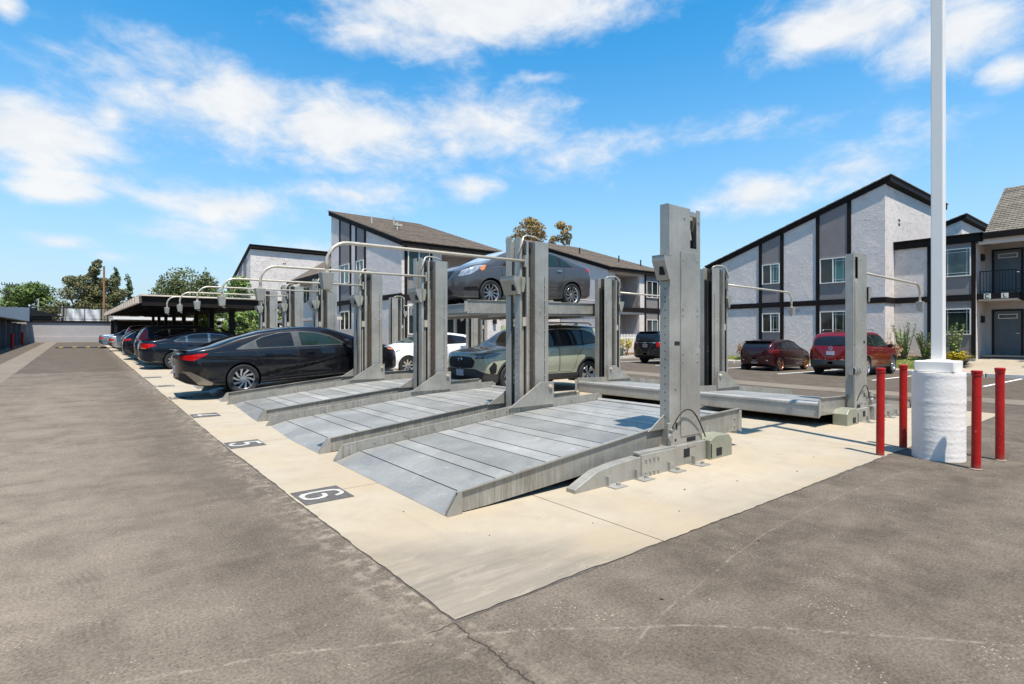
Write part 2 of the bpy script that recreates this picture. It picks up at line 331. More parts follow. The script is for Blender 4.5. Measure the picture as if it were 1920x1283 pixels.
def concrete(name, pale, mid, dirt, ragged=False):
    m, t, p = newmat(name); pos = t.add('ShaderNodeNewGeometry').outputs['Position']; X, Y, Z = t.sep(pos)
    a = t.noise(pos, .55, 6, .6, .7); b = t.noise(pos, 3.2, 7, .68, .5); f = t.noise(pos, 120, 4, .7)
    base = t.mix(t.mapr(a, .35, .65), pale, mid)
    base = t.mix(t.math('MULTIPLY', t.mapr(b, .46, .74), .48), base, dirt)
    st = t.noise(t.mapping(pos, rot=(0, 0, .9), scale=(.35, 4.5, 1)), 1.3, 7, .7, .4)
    if ragged:
        # tyre-worn grey corner where cars turn, and scrubbing along the outer edges
        cx = t.math('ADD', X, Y); wn = t.math('MULTIPLY', t.math('SUBTRACT', t.noise(pos, 1.3, 5), .5), .9)
        dep = t.math('ADD', t.math('MULTIPLY', X, .60), t.math('MULTIPLY', Y, .80))
        corner = t.mapr(t.math('ADD', dep, t.math('MULTIPLY', wn, .45)), 3.72, 4.25, 1, 0)
        edge = t.math('MULTIPLY', t.mapr(t.math('ADD', Y, t.math('MULTIPLY', wn, .7)), 2.4, 3.0, 1, 0), .45)
        k = t.math('MULTIPLY', t.math('MAXIMUM', corner, edge), t.mapr(st, .30, .62, 1, .55))
        base = t.mix(t.math('MULTIPLY', k, .88), base, (.125, .112, .096))
        lt = t.math('MULTIPLY', corner, t.mapr(t.noise(t.mapping(pos, rot=(0, 0, .7), scale=(1, 5, 1)), 2.2, 7, .72, .6), .53, .62))
        base = t.mix(t.math('MULTIPLY', lt, .6), base, (.255, .228, .192))
        tan = t.math('MULTIPLY', t.mapr(t.noise(pos, .6, 5, .65), .46, .62), .55); base = t.mix(tan, base, (.30, .243, .172))
        rr = t.mapr(t.noise(t.mapping(pos, scale=(5, .35, 1)), 1.2, 6, .7, .2), .58, .72); base = t.mix(t.math('MULTIPLY', rr, .22), base, (.19, .17, .15))
    else:
        base = t.mix(t.math('MULTIPLY', t.mapr(st, .5, .7), .3), base, dirt)
    base = t.mix(1, base, t.comb(*[t.mapr(f, .25, .75, .88, 1.12)]*3), 'MULTIPLY')
    sp = t.math('MULTIPLY', t.math('LESS_THAN', t.voro(pos, 7), .045), .8); base = t.mix(sp, base, (.10, .08, .06))
    base = t.mix(1, base, (1.21, 1.16, 1.07), 'MULTIPLY')
    t.link(base, p.inputs['Base Color']); p.inputs['Roughness'].default_value = .88; p.inputs['Specular IOR Level'].default_value = .25
    bump(t, p, t.math('ADD', f, t.math('MULTIPLY', b, 2)), .22, .004); return m
CONC = concrete('pad_concrete', (.315, .282, .230), (.285, .252, .202), (.21, .182, .143), True)
CONC2 = concrete('walk_concrete', (.31, .275, .23), (.265, .235, .195), (.19, .165, .135))
CONC3 = concrete('gutter_concrete', (.165, .144, .118), (.135, .118, .097), (.09, .079, .064))
def leafm(name, a, b):
    m, t, p = newmat(name); g = t.add('ShaderNodeNewGeometry'); pos = g.outputs['Position']
    r = t.add('ShaderNodeTexWhiteNoise', noise_dimensions='3D'); t.link(t.mapping(pos, scale=(3.1, 3.1, 3.1)), r.inputs[0])
    k = t.math('ADD', t.math('MULTIPLY', t.noise(pos, 1.1, 4), .8), t.math('MULTIPLY', g.outputs['Random Per Island'], .45))
    t.link(t.mix(t.mapr(k, .3, .95), a, b), p.inputs['Base Color']); p.inputs['Roughness'].default_value = .6; p.inputs['Specular IOR Level'].default_value = .3
    return m
LEAF = leafm('leaf_green', (.05, .085, .02), (.14, .20, .04)); LEAFE = leafm('leaf_eucalyptus', (.055, .068, .028), (.18, .165, .06))
LEAFC = leafm('leaf_conifer', (.045, .065, .022), (.17, .19, .055)); LEAFO = leafm('leaf_autumn', (.15, .145, .05), (.46, .27, .08))
LEAFY = leafm('leaf_yellow', (.30, .26, .04), (.65, .50, .04)); LEAFB = leafm('leaf_brown', (.22, .12, .06), (.42, .25, .13))
LEAFL = leafm('leaf_light', (.10, .17, .04), (.24, .32, .09)); GRASS = leafm('grass_blades', (.10, .15, .03), (.26, .27, .08))
LEAFG = leafm('leaf_agave', (.10, .13, .11), (.19, .22, .19))
# ------------------------------------------------------------ mesh helpers
class MB:
    def __init__(s): s.v = []; s.f = []
    def add(s, vs, fs):
        k = len(s.v); s.v += [tuple(v) for v in vs]; s.f += [tuple(k+i for i in f) for f in fs]; return s
    def box(s, x0, x1, y0, y1, z0, z1):
        return s.hexa([(x0, y0, z0), (x1, y0, z0), (x1, y1, z0), (x0, y1, z0), (x0, y0, z1), (x1, y0, z1), (x1, y1, z1), (x0, y1, z1)])
    def hexa(s, v): return s.add(v, [(0, 3, 2, 1), (4, 5, 6, 7), (0, 1, 5, 4), (1, 2, 6, 5), (2, 3, 7, 6), (3, 0, 4, 7)])
    def quad(s, a, b, c, d): return s.add([a, b, c, d], [(0, 1, 2, 3)])
    def prism(s, poly, axis, a, b):
        """poly of 2-tuples extruded along axis ('x': poly=(y,z); 'y': poly=(x,z); 'z': poly=(x,y))"""
        def P(q, t): return {'x': (t, q[0], q[1]), 'y': (q[0], t, q[1]), 'z': (q[0], q[1], t)}[axis]
        n = len(poly); vs = [P(q, a) for q in poly]+[P(q, b) for q in poly]
        fs = [tuple(range(n))[::-1], tuple(range(n, 2*n))]+[(i, (i+1) % n, n+(i+1) % n, n+i) for i in range(n)]
        return s.add(vs, fs)
    def cyl(s, c, r, z0, z1, n=16, r2=None, axis='z'):
        r2 = r if r2 is None else r2; vs = []
        for (rr, zz) in ((r, z0), (r2, z1)):
            for i in range(n):
                a = 2*math.pi*i/n; p, q = rr*math.cos(a), rr*math.sin(a)
                vs.append({'z': (c[0]+p, c[1]+q, zz), 'y': (c[0]+p, zz, c[1]+q), 'x': (zz, c[0]+p, c[1]+q)}[axis])
        fs = [tuple(range(n))[::-1], tuple(range(n, 2*n))]+[(i, (i+1) % n, n+(i+1) % n, n+i) for i in range(n)]
        return s.add(vs, fs)
    def tube(s, pts, r, n=8):
        pts = [Vector(p) for p in pts]; rs = r if isinstance(r, (list, tuple)) else [r]*len(pts); vs = []
        up = Vector((0, 0, 1))
        for i, p in enumerate(pts):
            t = (pts[min(i+1, len(pts)-1)]-pts[max(i-1, 0)]).normalized()
            a = t.cross(up) if abs(t.z) < .95 else t.cross(Vector((0, 1, 0)))
            a.normalize(); b = t.cross(a).normalized()
            if i and a.dot(pa) < 0: a, b = -a, -b
            pa = a
            for k in range(n):
                an = 2*math.pi*k/n; vs.append(tuple(p+a*(rs[i]*math.cos(an))+b*(rs[i]*math.sin(an))))
        fs = [(i*n+k, i*n+(k+1) % n, (i+1)*n+(k+1) % n, (i+1)*n+k) for i in range(len(pts)-1) for k in range(n)]
        fs += [tuple(range(n))[::-1], tuple(range((len(pts)-1)*n, len(pts)*n))]
        return s.add(vs, fs)
    def lathe(s, prof, n, axis='y', c=(0, 0, 0)):
        """prof: (radius, along) pairs, closed ends open"""
        vs = []
        for (r, h) in prof:
            for i in range(n):
                a = 2*math.pi*i/n; p, q = r*math.cos(a), r*math.sin(a)
                vs.append({'y': (c[0]+p, c[1]+h, c[2]+q), 'z': (c[0]+p, c[1]+q, c[2]+h)}[axis])
        fs = [(j*n+i, j*n+(i+1) % n, (j+1)*n+(i+1) % n, (j+1)*n+i) for j in range(len(prof)-1) for i in range(n)]
        return s.add(vs, fs)
    def mesh(s, name, smooth=False):
        me = bpy.data.meshes.new(name); me.from_pydata(s.v, [], s.f); me.update()
        if smooth: me.shade_smooth()
        return me
    def build(s, name, mat, parent=None, smooth=False, bevel=0, auto=False, **tags):
        me = s.mesh(name, smooth); me.materials.append(mat)
        o = bpy.data.objects.new(name, me); col.objects.link(o)
        if parent is not None: o.parent = parent
        if bevel:
            b = o.modifiers.new('bevel', 'BEVEL'); b.width = bevel; b.segments = 2; b.limit_method = 'ANGLE'; b.angle_limit = .6
        if auto:
            me.shade_smooth(); me.set_sharp_from_angle(angle=math.radians(35))
        for k, v in tags.items(): o[k] = v
        if name in ('bolt', 'rivet', 'punched_hole', 'pipe_nut', 'slot_hole', 'lifting_chain', 'screw_spindle', 'guide_rail', 'anchor_foot', 'insulator', 'muntin', 'wall_vent'): o['kind'] = 'stuff'
        return o
    def loose(s, name, mat, parent=None, **kw):
        par = list(range(len(s.v)))
        def find(a):
            while par[a] != a: par[a] = par[par[a]]; a = par[a]
            return a
        for f in s.f:
            for i in f[1:]: par[find(i)] = find(f[0])
        groups = {}
        for f in s.f: groups.setdefault(find(f[0]), []).append(f)
        out = []
        for fs in groups.values():
            m = MB(); ids = {}
            for f in fs: m.f.append(tuple(ids.setdefault(i, len(ids)) for i in f))
            m.v = [s.v[i] for i in ids]; out.append(m.build(name, mat, parent, **kw))
        return out
def thing(name, label, cat, loc=(0, 0, 0), rz=0, group=None, rot=None):
    o = bpy.data.objects.new(name, None); col.objects.link(o); o.empty_display_size = .2
    o.location = loc; o.rotation_euler = rot or (0, 0, rz); o['label'] = label; o['category'] = cat
    if group: o['group'] = group
    return o
def copy_tree(o, parent=None):
    c = o.copy(); col.objects.link(c); c.parent = parent
    for ch in list(o.children): copy_tree(ch, c)
    return c
def gz(x, y):
    return .016*min(max(0, y-8), 70) - .008*min(max(0, x-8), 21)
def sheet(mb, x0, x1, y0, y1, dz, nx, ny, jit=0):
    vs = []; 
    for j in range(ny+1):
        for i in range(nx+1):
            x = x0+(x1-x0)*i/nx; y = y0+(y1-y0)*j/ny
            if jit and (i in (0, nx)): x += random.uniform(-jit, jit)
            if jit and (j in (0, ny)): y += random.uniform(-jit, jit)
            vs.append((x, y, gz(x, y)+dz))
    fs = [(j*(nx+1)+i, j*(nx+1)+i+1, (j+1)*(nx+1)+i+1, (j+1)*(nx+1)+i) for j in range(ny) for i in range(nx)]
    return mb.add(vs, fs)
# ------------------------------------------------------------ ground
mb = MB(); xs = [-400, -120, -60, -30, -15]+[i*2.0 for i in range(-7, 18)]+[36, 45, 60, 120, 400]; ys = [-400, -100, -40, -20, -10]+[i*2.0 for i in range(-4, 41)]+[100, 200, 400]
xs = sorted(set(xs)|{8.0, 29.0}); ys = sorted(set(ys)|{8.0, 78.0})
vs = [(x, y, gz(x, y)) for y in ys for x in xs]; nx = len(xs)
mb.add(vs, [(j*nx+i, j*nx+i+1, (j+1)*nx+i+1, (j+1)*nx+i) for j in range(len(ys)-1) for i in range(nx-1)])
mb.build('ground', ASPH, kind='structure')
PX0, PX1, PY0 = 1.54, 14.35, 2.42
# dark joint where asphalt meets the pad
mb = MB(); sheet(mb, PX0-.007, PX1+.007, PY0-.007, 57.5, .002, 12, 40, .006)
mb.build('pad_joint', pm('joint_dirt', (.085, .072, .06), .95, 0, .4, 20), kind='structure')
pad = bpy.data.objects.new('concrete_pad', None); col.objects.link(pad); pad['kind'] = 'structure'
XC = [PX0, 3.33, 8.26, 13.1, PX1]; YC = [PY0, 5.19, 8.26, 11.33, 14.4, 17.47, 20.54, 23.6, 27.5, 32, 36.5, 41, 45.5, 50, 57.5]
for j in range(len(YC)-1):
    for i in range(len(XC)-1):
        x0, x1, y0, y1 = XC[i], XC[i+1], YC[j], YC[j+1]; g = .004
        ex = i == 0 or j == 0 or i == len(XC)-2
        x0 += 0 if i == 0 else g; x1 -= 0 if i == len(XC)-2 else g; y0 += 0 if j == 0 else g; y1 -= g
        # subdivided slab whose free edges are a little ragged
        nxx = max(2, int((x1-x0)/(.07 if j == 0 else .6))); nyy = max(2, int((y1-y0)/(.07 if i == 0 and j < 5 else .5)))
        vs = []
        for b in range(nyy+1):
            for a in range(nxx+1):
                x = x0+(x1-x0)*a/nxx; y = y0+(y1-y0)*b/nyy
                if i == 0 and a == 0: x += random.uniform(-.006, .006)+.006*math.sin(y*1.1)+.003*math.sin(y*4.7)
                if j == 0 and b == 0: y += random.uniform(-.004, .014)+.008*math.sin(x*.9+.5)*(1 if 1.8 < x < 14 else 0)
                vs.append((x, y, gz(x, y)+.008))
        mb = MB(); mb.add(vs, [(b*(nxx+1)+a, b*(nxx+1)+a+1, (b+1)*(nxx+1)+a+1, (b+1)*(nxx+1)+a) for b in range(nyy) for a in range(nxx)])
        mb.build('concrete_slab', CONC, pad)
# concrete gutters set in the asphalt
def gutter(x0, x1, y0, y1, step):
    n = int(abs(y1-y0)/step)
    root = bpy.data.objects.new('concrete_gutter', None); col.objects.link(root); root['kind'] = 'structure'
    for k in range(n):
        m = MB(); a = y0+k*step; sheet(m, x0, x1, a+.012, a+step-.012, .005, 1, max(2, int(step)), .012); m.build('concrete_slab', CONC3, root)
gutter(-2.55, -1.72, 3.5, 67, 4.5); gutter(16.8, 18.2, -6, 23, 4.2)
# parking stall lines
def stripe(x0, x1, y0, y1, lab):
    m = MB(); sheet(m, x0, x1, y0, y1, .006, 8, 1, .006); o = m.build('parking_line', LINEP); o['kind'] = 'structure'
for k, y in enumerate((1.1, 4.3, 7.45, 10.9, 14.1, 17.1, 20.2)): stripe(22.8, 28.9, y-.055, y+.055, '')
# stencilled bay numbers
NUMB = pm('number_block_grey', (.085, .077, .07), .85, 0, .4, 14)
NUMW = pm('number_white', (.42, .395, .35), .8, 0, .2, 9)
DIG = {'6': [[(.5,1),(.25,.97),(.1,.85),(.04,.6),(.04,.35),(.1,.12),(.28,.01),(.5,0),(.5,.11),(.34,.13),(.25,.22),(.2,.36),(.2,.62),(.25,.8),(.35,.88),(.5,.9)],
             [(.53,1),(.75,.97),(.88,.88),(.93,.74),(.78,.72),(.72,.83),(.62,.89),(.53,.9)],
             [(.53,0),(.75,.03),(.9,.14),(.95,.3),(.9,.47),(.75,.58),(.53,.61),(.4,.58),(.4,.49),(.53,.5),(.68,.47),(.77,.38),(.78,.28),(.74,.17),(.65,.12),(.53,.11)]],
       '5': [[(.12,1),(.9,1),(.9,.88),(.3,.88),(.27,.64),(.1,.5)], [(.1,.5),(.27,.64),(.55,.66),(.8,.6),(.95,.42),(.95,.22),(.83,.06),(.6,0),(.52,0),(.52,.12),(.66,.14),(.76,.24),(.76,.38),(.66,.5),(.5,.54),(.27,.5)],
             [(.48,0),(.25,.03),(.1,.12),(.04,.26),(.2,.28),(.28,.17),(.38,.12),(.48,.12)]],
       '4': [[(.6,1),(.78,1),(.78,0),(.6,0)], [(.6,1),(.05,.36),(.05,.22),(.57,.22),(.57,.34),(.24,.34),(.6,.78)], [(.81,.22),(.97,.22),(.97,.34),(.81,.34)]],
       '3': [[(.05,.82),(.2,.96),(.5,1),(.8,.96),(.93,.8),(.9,.62),(.75,.52),(.42,.55),(.42,.45),(.7,.44),(.76,.3),(.7,.16),(.5,.12),(.3,.16),(.2,.26),(.04,.22),(.18,.05),(.5,0),(.82,.05),(.96,.24),(.92,.42),(.8,.5),(.75,.6),(.74,.82),(.5,.88),(.28,.86),(.18,.74)]],
       '2': [[(.05,.75),(.12,.92),(.3,1),(.7,1),(.9,.9),(.95,.72),(.88,.56),(.3,.13),(.95,.13),(.95,0),(.05,0),(.05,.12),(.7,.6),(.77,.74),(.7,.86),(.5,.89),(.3,.86),(.22,.75)]],
       '1': [[(.42,1),(.62,1),(.62,0),(.42,0)], [(.42,1),(.2,.82),(.2,.7),(.42,.84)]]}
for k, ch in enumerate('654321'):
    yc = 5.12+3.07*k; h, wd = .40, .23
    m = MB(); sheet(m, 1.555, 2.0, yc-.235, yc+.235, .012, 1, 1); r = m.build('bay_number', NUMB)
    r['label'] = 'white stencilled %s on a grey painted block, %s' % (ch, ['nearest of the row', 'second from the camera', 'third from the camera', 'under the tail of the black sedan', 'just beyond the black sedan', 'farthest before the carport'][k]); r['category'] = 'painted number'; r['group'] = 'bay numbers on the concrete'
    for poly in DIG[ch]:
        m = MB(); g = gz(1.7, yc)+.016
        vs = [(1.578+v*h, yc+(.5-u)*wd*1.25, g) for (u, v) in poly]; m.add(vs, [tuple(range(len(vs)))]); m.build('digit_stroke', NUMW, r)
# speed hump with yellow blocks
hump = thing('speed_hump', 'low dark speed hump with yellow blocks across the far end of the lane', 'speed hump', (0, 50, gz(0, 50)))
MB().prism([(-.25, 0), (.25, 0), (.1, .07), (-.1, .07)], 'x', -1.4, 1.5).build('hump_body', BLACKM, hump)
for x in (-1.1, -.35, .4, 1.1): MB().box(x-.12, x+.12, -.2, .1, .045, .08).build('yellow_block', YELL, hump)
# ------------------------------------------------------------ kerbs, pavements, lawns on the right
def strip(name, mat, x0, x1, y0, y1, zf, nx=1, ny=14, parent=None):
    vs = [(x0+(x1-x0)*i/nx, y0+(y1-y0)*j/ny, zf(x0+(x1-x0)*i/nx, y0+(y1-y0)*j/ny)) for j in range(ny+1) for i in range(nx+1)]
    m = MB(); m.add(vs, [(j*(nx+1)+i, j*(nx+1)+i+1, (j+1)*(nx+1)+i+1, (j+1)*(nx+1)+i) for j in range(ny) for i in range(nx)])
    o = m.build(name, mat, parent, smooth=True)
    if parent is None: o['kind'] = 'structure'
    return o
def g2(x, y): return gz(29, y)+.14
def kerb(x0, x1, y0, y1):
    m = MB(); n = 16
    for k in range(n):
        a, b = k/n, (k+1)/n-.002
        if abs(x1-x0) < .5: q = (x0, x1, y0+(y1-y0)*a, y0+(y1-y0)*b)
        else: q = (x0+(x1-x0)*a, x0+(x1-x0)*b, y0, y1)
        z = max(gz(q[0], q[2]), gz(q[1], q[3])); m.box(q[0], q[1], q[2], q[3], z-.3, gz(29 if abs(x1-x0) < .5 else q[0], q[2])+.142)
    o = m.build('kerb', KERBM); o['kind'] = 'structure'
kerb(29.0, 29.16, -12, 22.9); kerb(11.5, 29.16, 22.72, 22.88)
strip('pavement', CONC2, 29.16, 30.3, -12, 22.88, g2)
strip('pavement', CONC2, 15, 42, 22.9, 23.9, lambda x, y: gz(x, 22.8)+.138, 12, 1)
def berm(x, y):
    t = min(max((x-30.3)/1.9, 0), 1); t = t*t*(3-2*t)
    return g2(x, y)*(1-t)+.62*t+.012*(y-10)*t
LAWN = leafm('lawn', (.13, .17, .035), (.24, .26, .08)); SOIL = pm('planting_soil', (.16, .11, .07), .95, 0, .35, 8, .6, 40)
GRAV = pm('tan_gravel', (.42, .33, .22), .95, 0, .35, 30, .8, 60)
strip('lawn', LAWN, 30.3, 31.7, 6.6, 22.9, berm, 6, 30)
strip('planting_bed', SOIL, 31.7, 34.5, 6.6, 24, berm, 3, 30)
strip('garden_path', CONC2, 30.3, 34.5, 3.9, 6.6, lambda x, y: g2(30, 6)+(.63-g2(30, 6))*min(max((x-30.3)/3.4, 0), 1), 6, 3)
strip('gravel_bed', GRAV, 30.3, 34.5, -14, 3.9, berm, 6, 20)
strip('planting_bed', SOIL, 10, 44, 23.9, 26, lambda x, y: gz(x, 22.8)+.13+(y-23.9)*.12, 20, 3)
def yard(x, y): return .65+.012*(y-26)
strip('courtyard', SOIL, 8.5, 60, 26, 75, lambda x, y: gz(x, 22.8)+.13+.25+.012*(y-26), 12, 12)
# grass blades
def blades(name, area, n, h, mat, zf, label, cat):
    x0, x1, y0, y1 = area; V = []; F = []
    P = np.column_stack([rng.uniform(x0, x1, n), rng.uniform(y0, y1, n)])
    A = rng.uniform(0, 6.28, n); H = rng.uniform(.5, 1, n)*h; L = rng.normal(0, .25, (n, 2))*h
    for i in range(n):
        x, y = P[i]; z = zf(x, y); c, s = math.cos(A[i])*.008, math.sin(A[i])*.008
        V += [(x-c, y-s, z), (x+c, y+s, z), (x+L[i, 0], y+L[i, 1], z+H[i])]; F.append((3*i, 3*i+1, 3*i+2))
    o = MB().add(V, F).build(name, mat); o['kind'] = 'stuff'; o['label'] = label; o['category'] = cat
blades('grass', (30.32, 31.8, 6.6, 22.8), 26000, .09, GRASS, berm, 'mown green and straw coloured grass on the bank below the right building', 'grass')
# ------------------------------------------------------------ foliage
def leaves(clumps, n, size, seed=0, tri=False):
    """leaf quads spread through ellipsoid clumps: (cx,cy,cz,rx,ry,rz)"""
    r = np.random.default_rng(seed); C = np.array(clumps); vol = (C[:, 3]*C[:, 4]*C[:, 5])**(2/3); pr = vol/vol.sum()
    idx = r.choice(len(C), n, p=pr); d = r.normal(size=(n, 3)); d /= np.linalg.norm(d, axis=1)[:, None]
    rad = r.uniform(.45, 1.06, n)**.6; P = C[idx, :3]+d*C[idx, 3:6]*rad[:, None]
    u = r.normal(size=(n, 3)); u /= np.linalg.norm(u, axis=1)[:, None]; nn = d+r.normal(size=(n, 3))*.7
    v = np.cross(nn, u); v /= np.linalg.norm(v, axis=1)[:, None]; u = np.cross(v, nn); u /= np.linalg.norm(u, axis=1)[:, None]
    s = size*r.uniform(.5, 1.25, n)[:, None]
    A = P-u*s*.5; B = P+v*s*.28; D = P+u*s*.6; E = P-v*s*.28
    V = np.stack([A, B, D, E], 1).reshape(-1, 3)
    me = bpy.data.meshes.new('crown'); me.vertices.add(4*n); me.vertices.foreach_set('co', V.ravel())
    me.loops.add(4*n); me.loops.foreach_set('vertex_index', np.arange(4*n)); me.polygons.add(n)
    me.polygons.foreach_set('loop_start', np.arange(0, 4*n, 4)); me.update(calc_edges=True); return me
def crown_obj(clumps, n, size, mat, parent, seed, name='crown'):
    me = leaves(clumps, n, size, seed); me.materials.append(mat); o = bpy.data.objects.new(name, me); col.objects.link(o); o.parent = parent; return o
def tree(x, y, z, h, rw, mat, label, kind='round', n=5000, size=.3, seed=1, trunk=.25, cat='tree', group='trees beyond the walls', name='tree', cb=.35):
    r = random.Random(seed); t = thing(name, label, cat, (x, y, z), group=group); cl = []; limbs = []
    m = MB()
    if kind == 'conifer':
        m.tube([(0, 0, 0), (0, 0, h*.5), (.05, 0, h*.96)], [trunk, trunk*.6, .03], 8)
        k = 34
        for i in range(k):
            f = i/(k-1); zz = h*(cb+(1-cb)*f); rr = rw*(1-f)**.8+.12; a = i*2.4
            for q in range(3):
                aa = a+q*2.1+r.uniform(-.4, .4); l = rr*r.uniform(.45, 1)
                cl.append((math.cos(aa)*l*.65, math.sin(aa)*l*.65, zz-l*.1, l*.5, l*.5, .2+h*.03))
    elif kind == 'column':
        m.tube([(0, 0, 0), (.1, .05, h*.5), (0, 0, h*.97)], [trunk, trunk*.6, .04], 8)
        for i in range(26):
            f = i/25; zz = h*(cb+(1-cb)*f); w = rw*1.25*(.35+.65*math.sin(math.pi*min(1, f*.9+.12)))*r.uniform(.55, 1.1)
            a = r.uniform(0, 6.28); cl.append((math.cos(a)*w*.4, math.sin(a)*w*.4, zz, w*.5, w*.5, h*.035))
    else:
        m.tube([(0, 0, 0), (.1, .1, h*.25), (0, .05, h*.55)], [trunk, trunk*.75, trunk*.4], 9)
        nb = 7
        for i in range(nb):
            a = 6.28*i/nb+r.uniform(-.3, .3); l = rw*r.uniform(.5, .85); zz = h*r.uniform(.6, .9)
            m.tube([(0, .03, h*r.uniform(.22, .42)), (math.cos(a)*l*.45, math.sin(a)*l*.45, zz*.75), (math.cos(a)*l, math.sin(a)*l, zz)], [trunk*.45, trunk*.28, .03], 6)
        for i in range(46):
            a = r.uniform(0, 6.28); f = r.uniform(cb, 1); k = math.sqrt(max(.02, 1-((f-(cb+.35*(1-cb)))/(.72*(1-cb)))**2)); rr = rw*k*r.uniform(.25, .92)
            s = rw*r.uniform(.24, .42); cl.append((math.cos(a)*rr, math.sin(a)*rr, h*f-s*.6, s, s, s*.8))
    m.build('trunk', BARK, t, smooth=True)
    crown_obj(cl, int(n*2.6), size*1.15, mat, t, seed); return t
def shrub(x, y, z, h, rw, mat, label, n=500, size=.09, seed=1, kind='bush', group=None, name='shrub', cat='shrub'):
    r = random.Random(seed); t = thing(name, label, cat, (x, y, z), group=group); m = MB(); cl = []
    if kind == 'upright':
        for i in range(16):
            a = r.uniform(0, 6.28); l = rw*r.uniform(.25, 1); hh = h*r.uniform(.6, 1); bx, by = math.cos(a)*l, math.sin(a)*l
            m.tube([(bx*.15, by*.15, 0), (bx*.6, by*.6, hh*.55), (bx, by, hh)], [.02, .014, .006], 5)
            for q in range(9):
                f = .2+.8*q/8; cl.append((bx*f, by*f, hh*f, .11*(1.1-f*.6), .11*(1.1-f*.6), .09))
    elif kind == 'spiky':
        m.cyl((0, 0), .05, 0, .06, 6); V = []; F = []
        for i in range(n):
            a = r.uniform(0, 6.28); l = rw*r.uniform(.4, 1); hh = h*r.uniform(.4, 1)*(1.2-l/rw*.6); c, s = math.cos(a), math.sin(a); w = size*.14
            k = len(V); bx, by = r.uniform(-.12, .12)*rw, r.uniform(-.12, .12)*rw
            V += [(bx-s*w, by+c*w, 0), (bx+s*w, by-c*w, 0), (bx+c*l*.55+s*w, by+s*l*.55-c*w, hh*.85), (bx+c*l*.55-s*w, by+s*l*.55+c*w, hh*.85), (bx+c*l, by+s*l, hh*.8)]
            F += [(k, k+1, k+2, k+3), (k+3, k+2, k+4)]
        MB().add(V, F).build('blade_leaves', mat, t, kind='stuff'); m.build('stem', BARK, t); return t
    else:
        for i in range(9):
            a = r.uniform(0, 6.28); l = rw*r.uniform(.1, .7); zz = h*r.uniform(.35, .85)
            m.tube([(0, 0, 0), (math.cos(a)*l*.6, math.sin(a)*l*.6, zz*.6), (math.cos(a)*l, math.sin(a)*l, zz)], [.02, .014, .008], 5)
            cl.append((math.cos(a)*l, math.sin(a)*l, zz, rw*.36, rw*.36, h*.2))
    m.build('stem', BARK, t); crown_obj(cl, n, size, mat, t, seed, 'foliage'); return t
def px(pxx, d, z0=None):
    x, y = at(pxx, d); return x, y, (gz(x, y) if z0 is None else z0)
T = [(52, 92, 10.5, 4.4, LEAF, 'round', 'bright green bushy tree between the two utility poles at far left', 5200, .34, .15),
     (14, 96, 8.6, 3.2, LEAFL, 'round', 'pale olive tree low behind the first utility pole', 2600, .3, .15),
     (92, 88, 6.6, 1.9, LEAFE, 'round', 'small grey green tree at the right foot of the bright green one', 1500, .24, .15),
     (147, 86, 11.6, 3.1, LEAFE, 'round', 'dense olive brown eucalyptus left of the tall bare pole', 4200, .3, .12),
     (180, 92, 14.2, 2.3, LEAFE, 'column', 'tall open eucalyptus with tufted top behind the tall pole', 3000, .3, .25),
     (205, 88, 11.2, 2.4, LEAFE, 'round', 'olive eucalyptus close right of the tall pole', 3200, .3, .12),
     (216, 92, 13.0, 1.0, LEAFC, 'column', 'narrow dark treetop rising over the right eucalyptus', 900, .26, .5),
     (240, 92, 11.8, 1.15, LEAFC, 'column', 'thin dark columnar tree standing alone beside the carport corner', 900, .26, .25),
     (302, 84, 10.9, 3.0, LEAFC, 'conifer', 'small dark conifer at the left end of the trees over the carport', 1600, .3, .2),
     (328, 80, 10.6, 4.6, LEAFC, 'conifer', 'broad conifer second from the left over the carport roof', 2600, .32, .1),
     (356, 82, 12.3, 5.2, LEAFC, 'round', 'tallest broad conifer in the middle of the group over the carport', 3200, .32, .1),
     (386, 80, 11.2, 4.6, LEAFC, 'conifer', 'olive conifer right of the tallest one over the carport', 2400, .32, .1),
     (404, 78, 9.4, 3.2, LEAFC, 'conifer', 'short conifer at the right end of the group over the carport', 1500, .3, .1),
     (990, 66, 16.2, 2.7, LEAFO, 'round', 'larger orange and green tree rising behind the middle roofs', 3400, .26, .45),
     (1056, 68, 15.8, 1.7, LEAFO, 'round', 'smaller orange and green treetop to the right behind the middle roofs', 2000, .26, .5)]
for i, (p_, d, h, rw, mt, kd, lab, n, sz, cb) in enumerate(T):
    x, y, z = px(p_, d); tree(x, y, z, h-z, rw, mt, lab, kd, n, sz, i+3, .28, cb=cb)
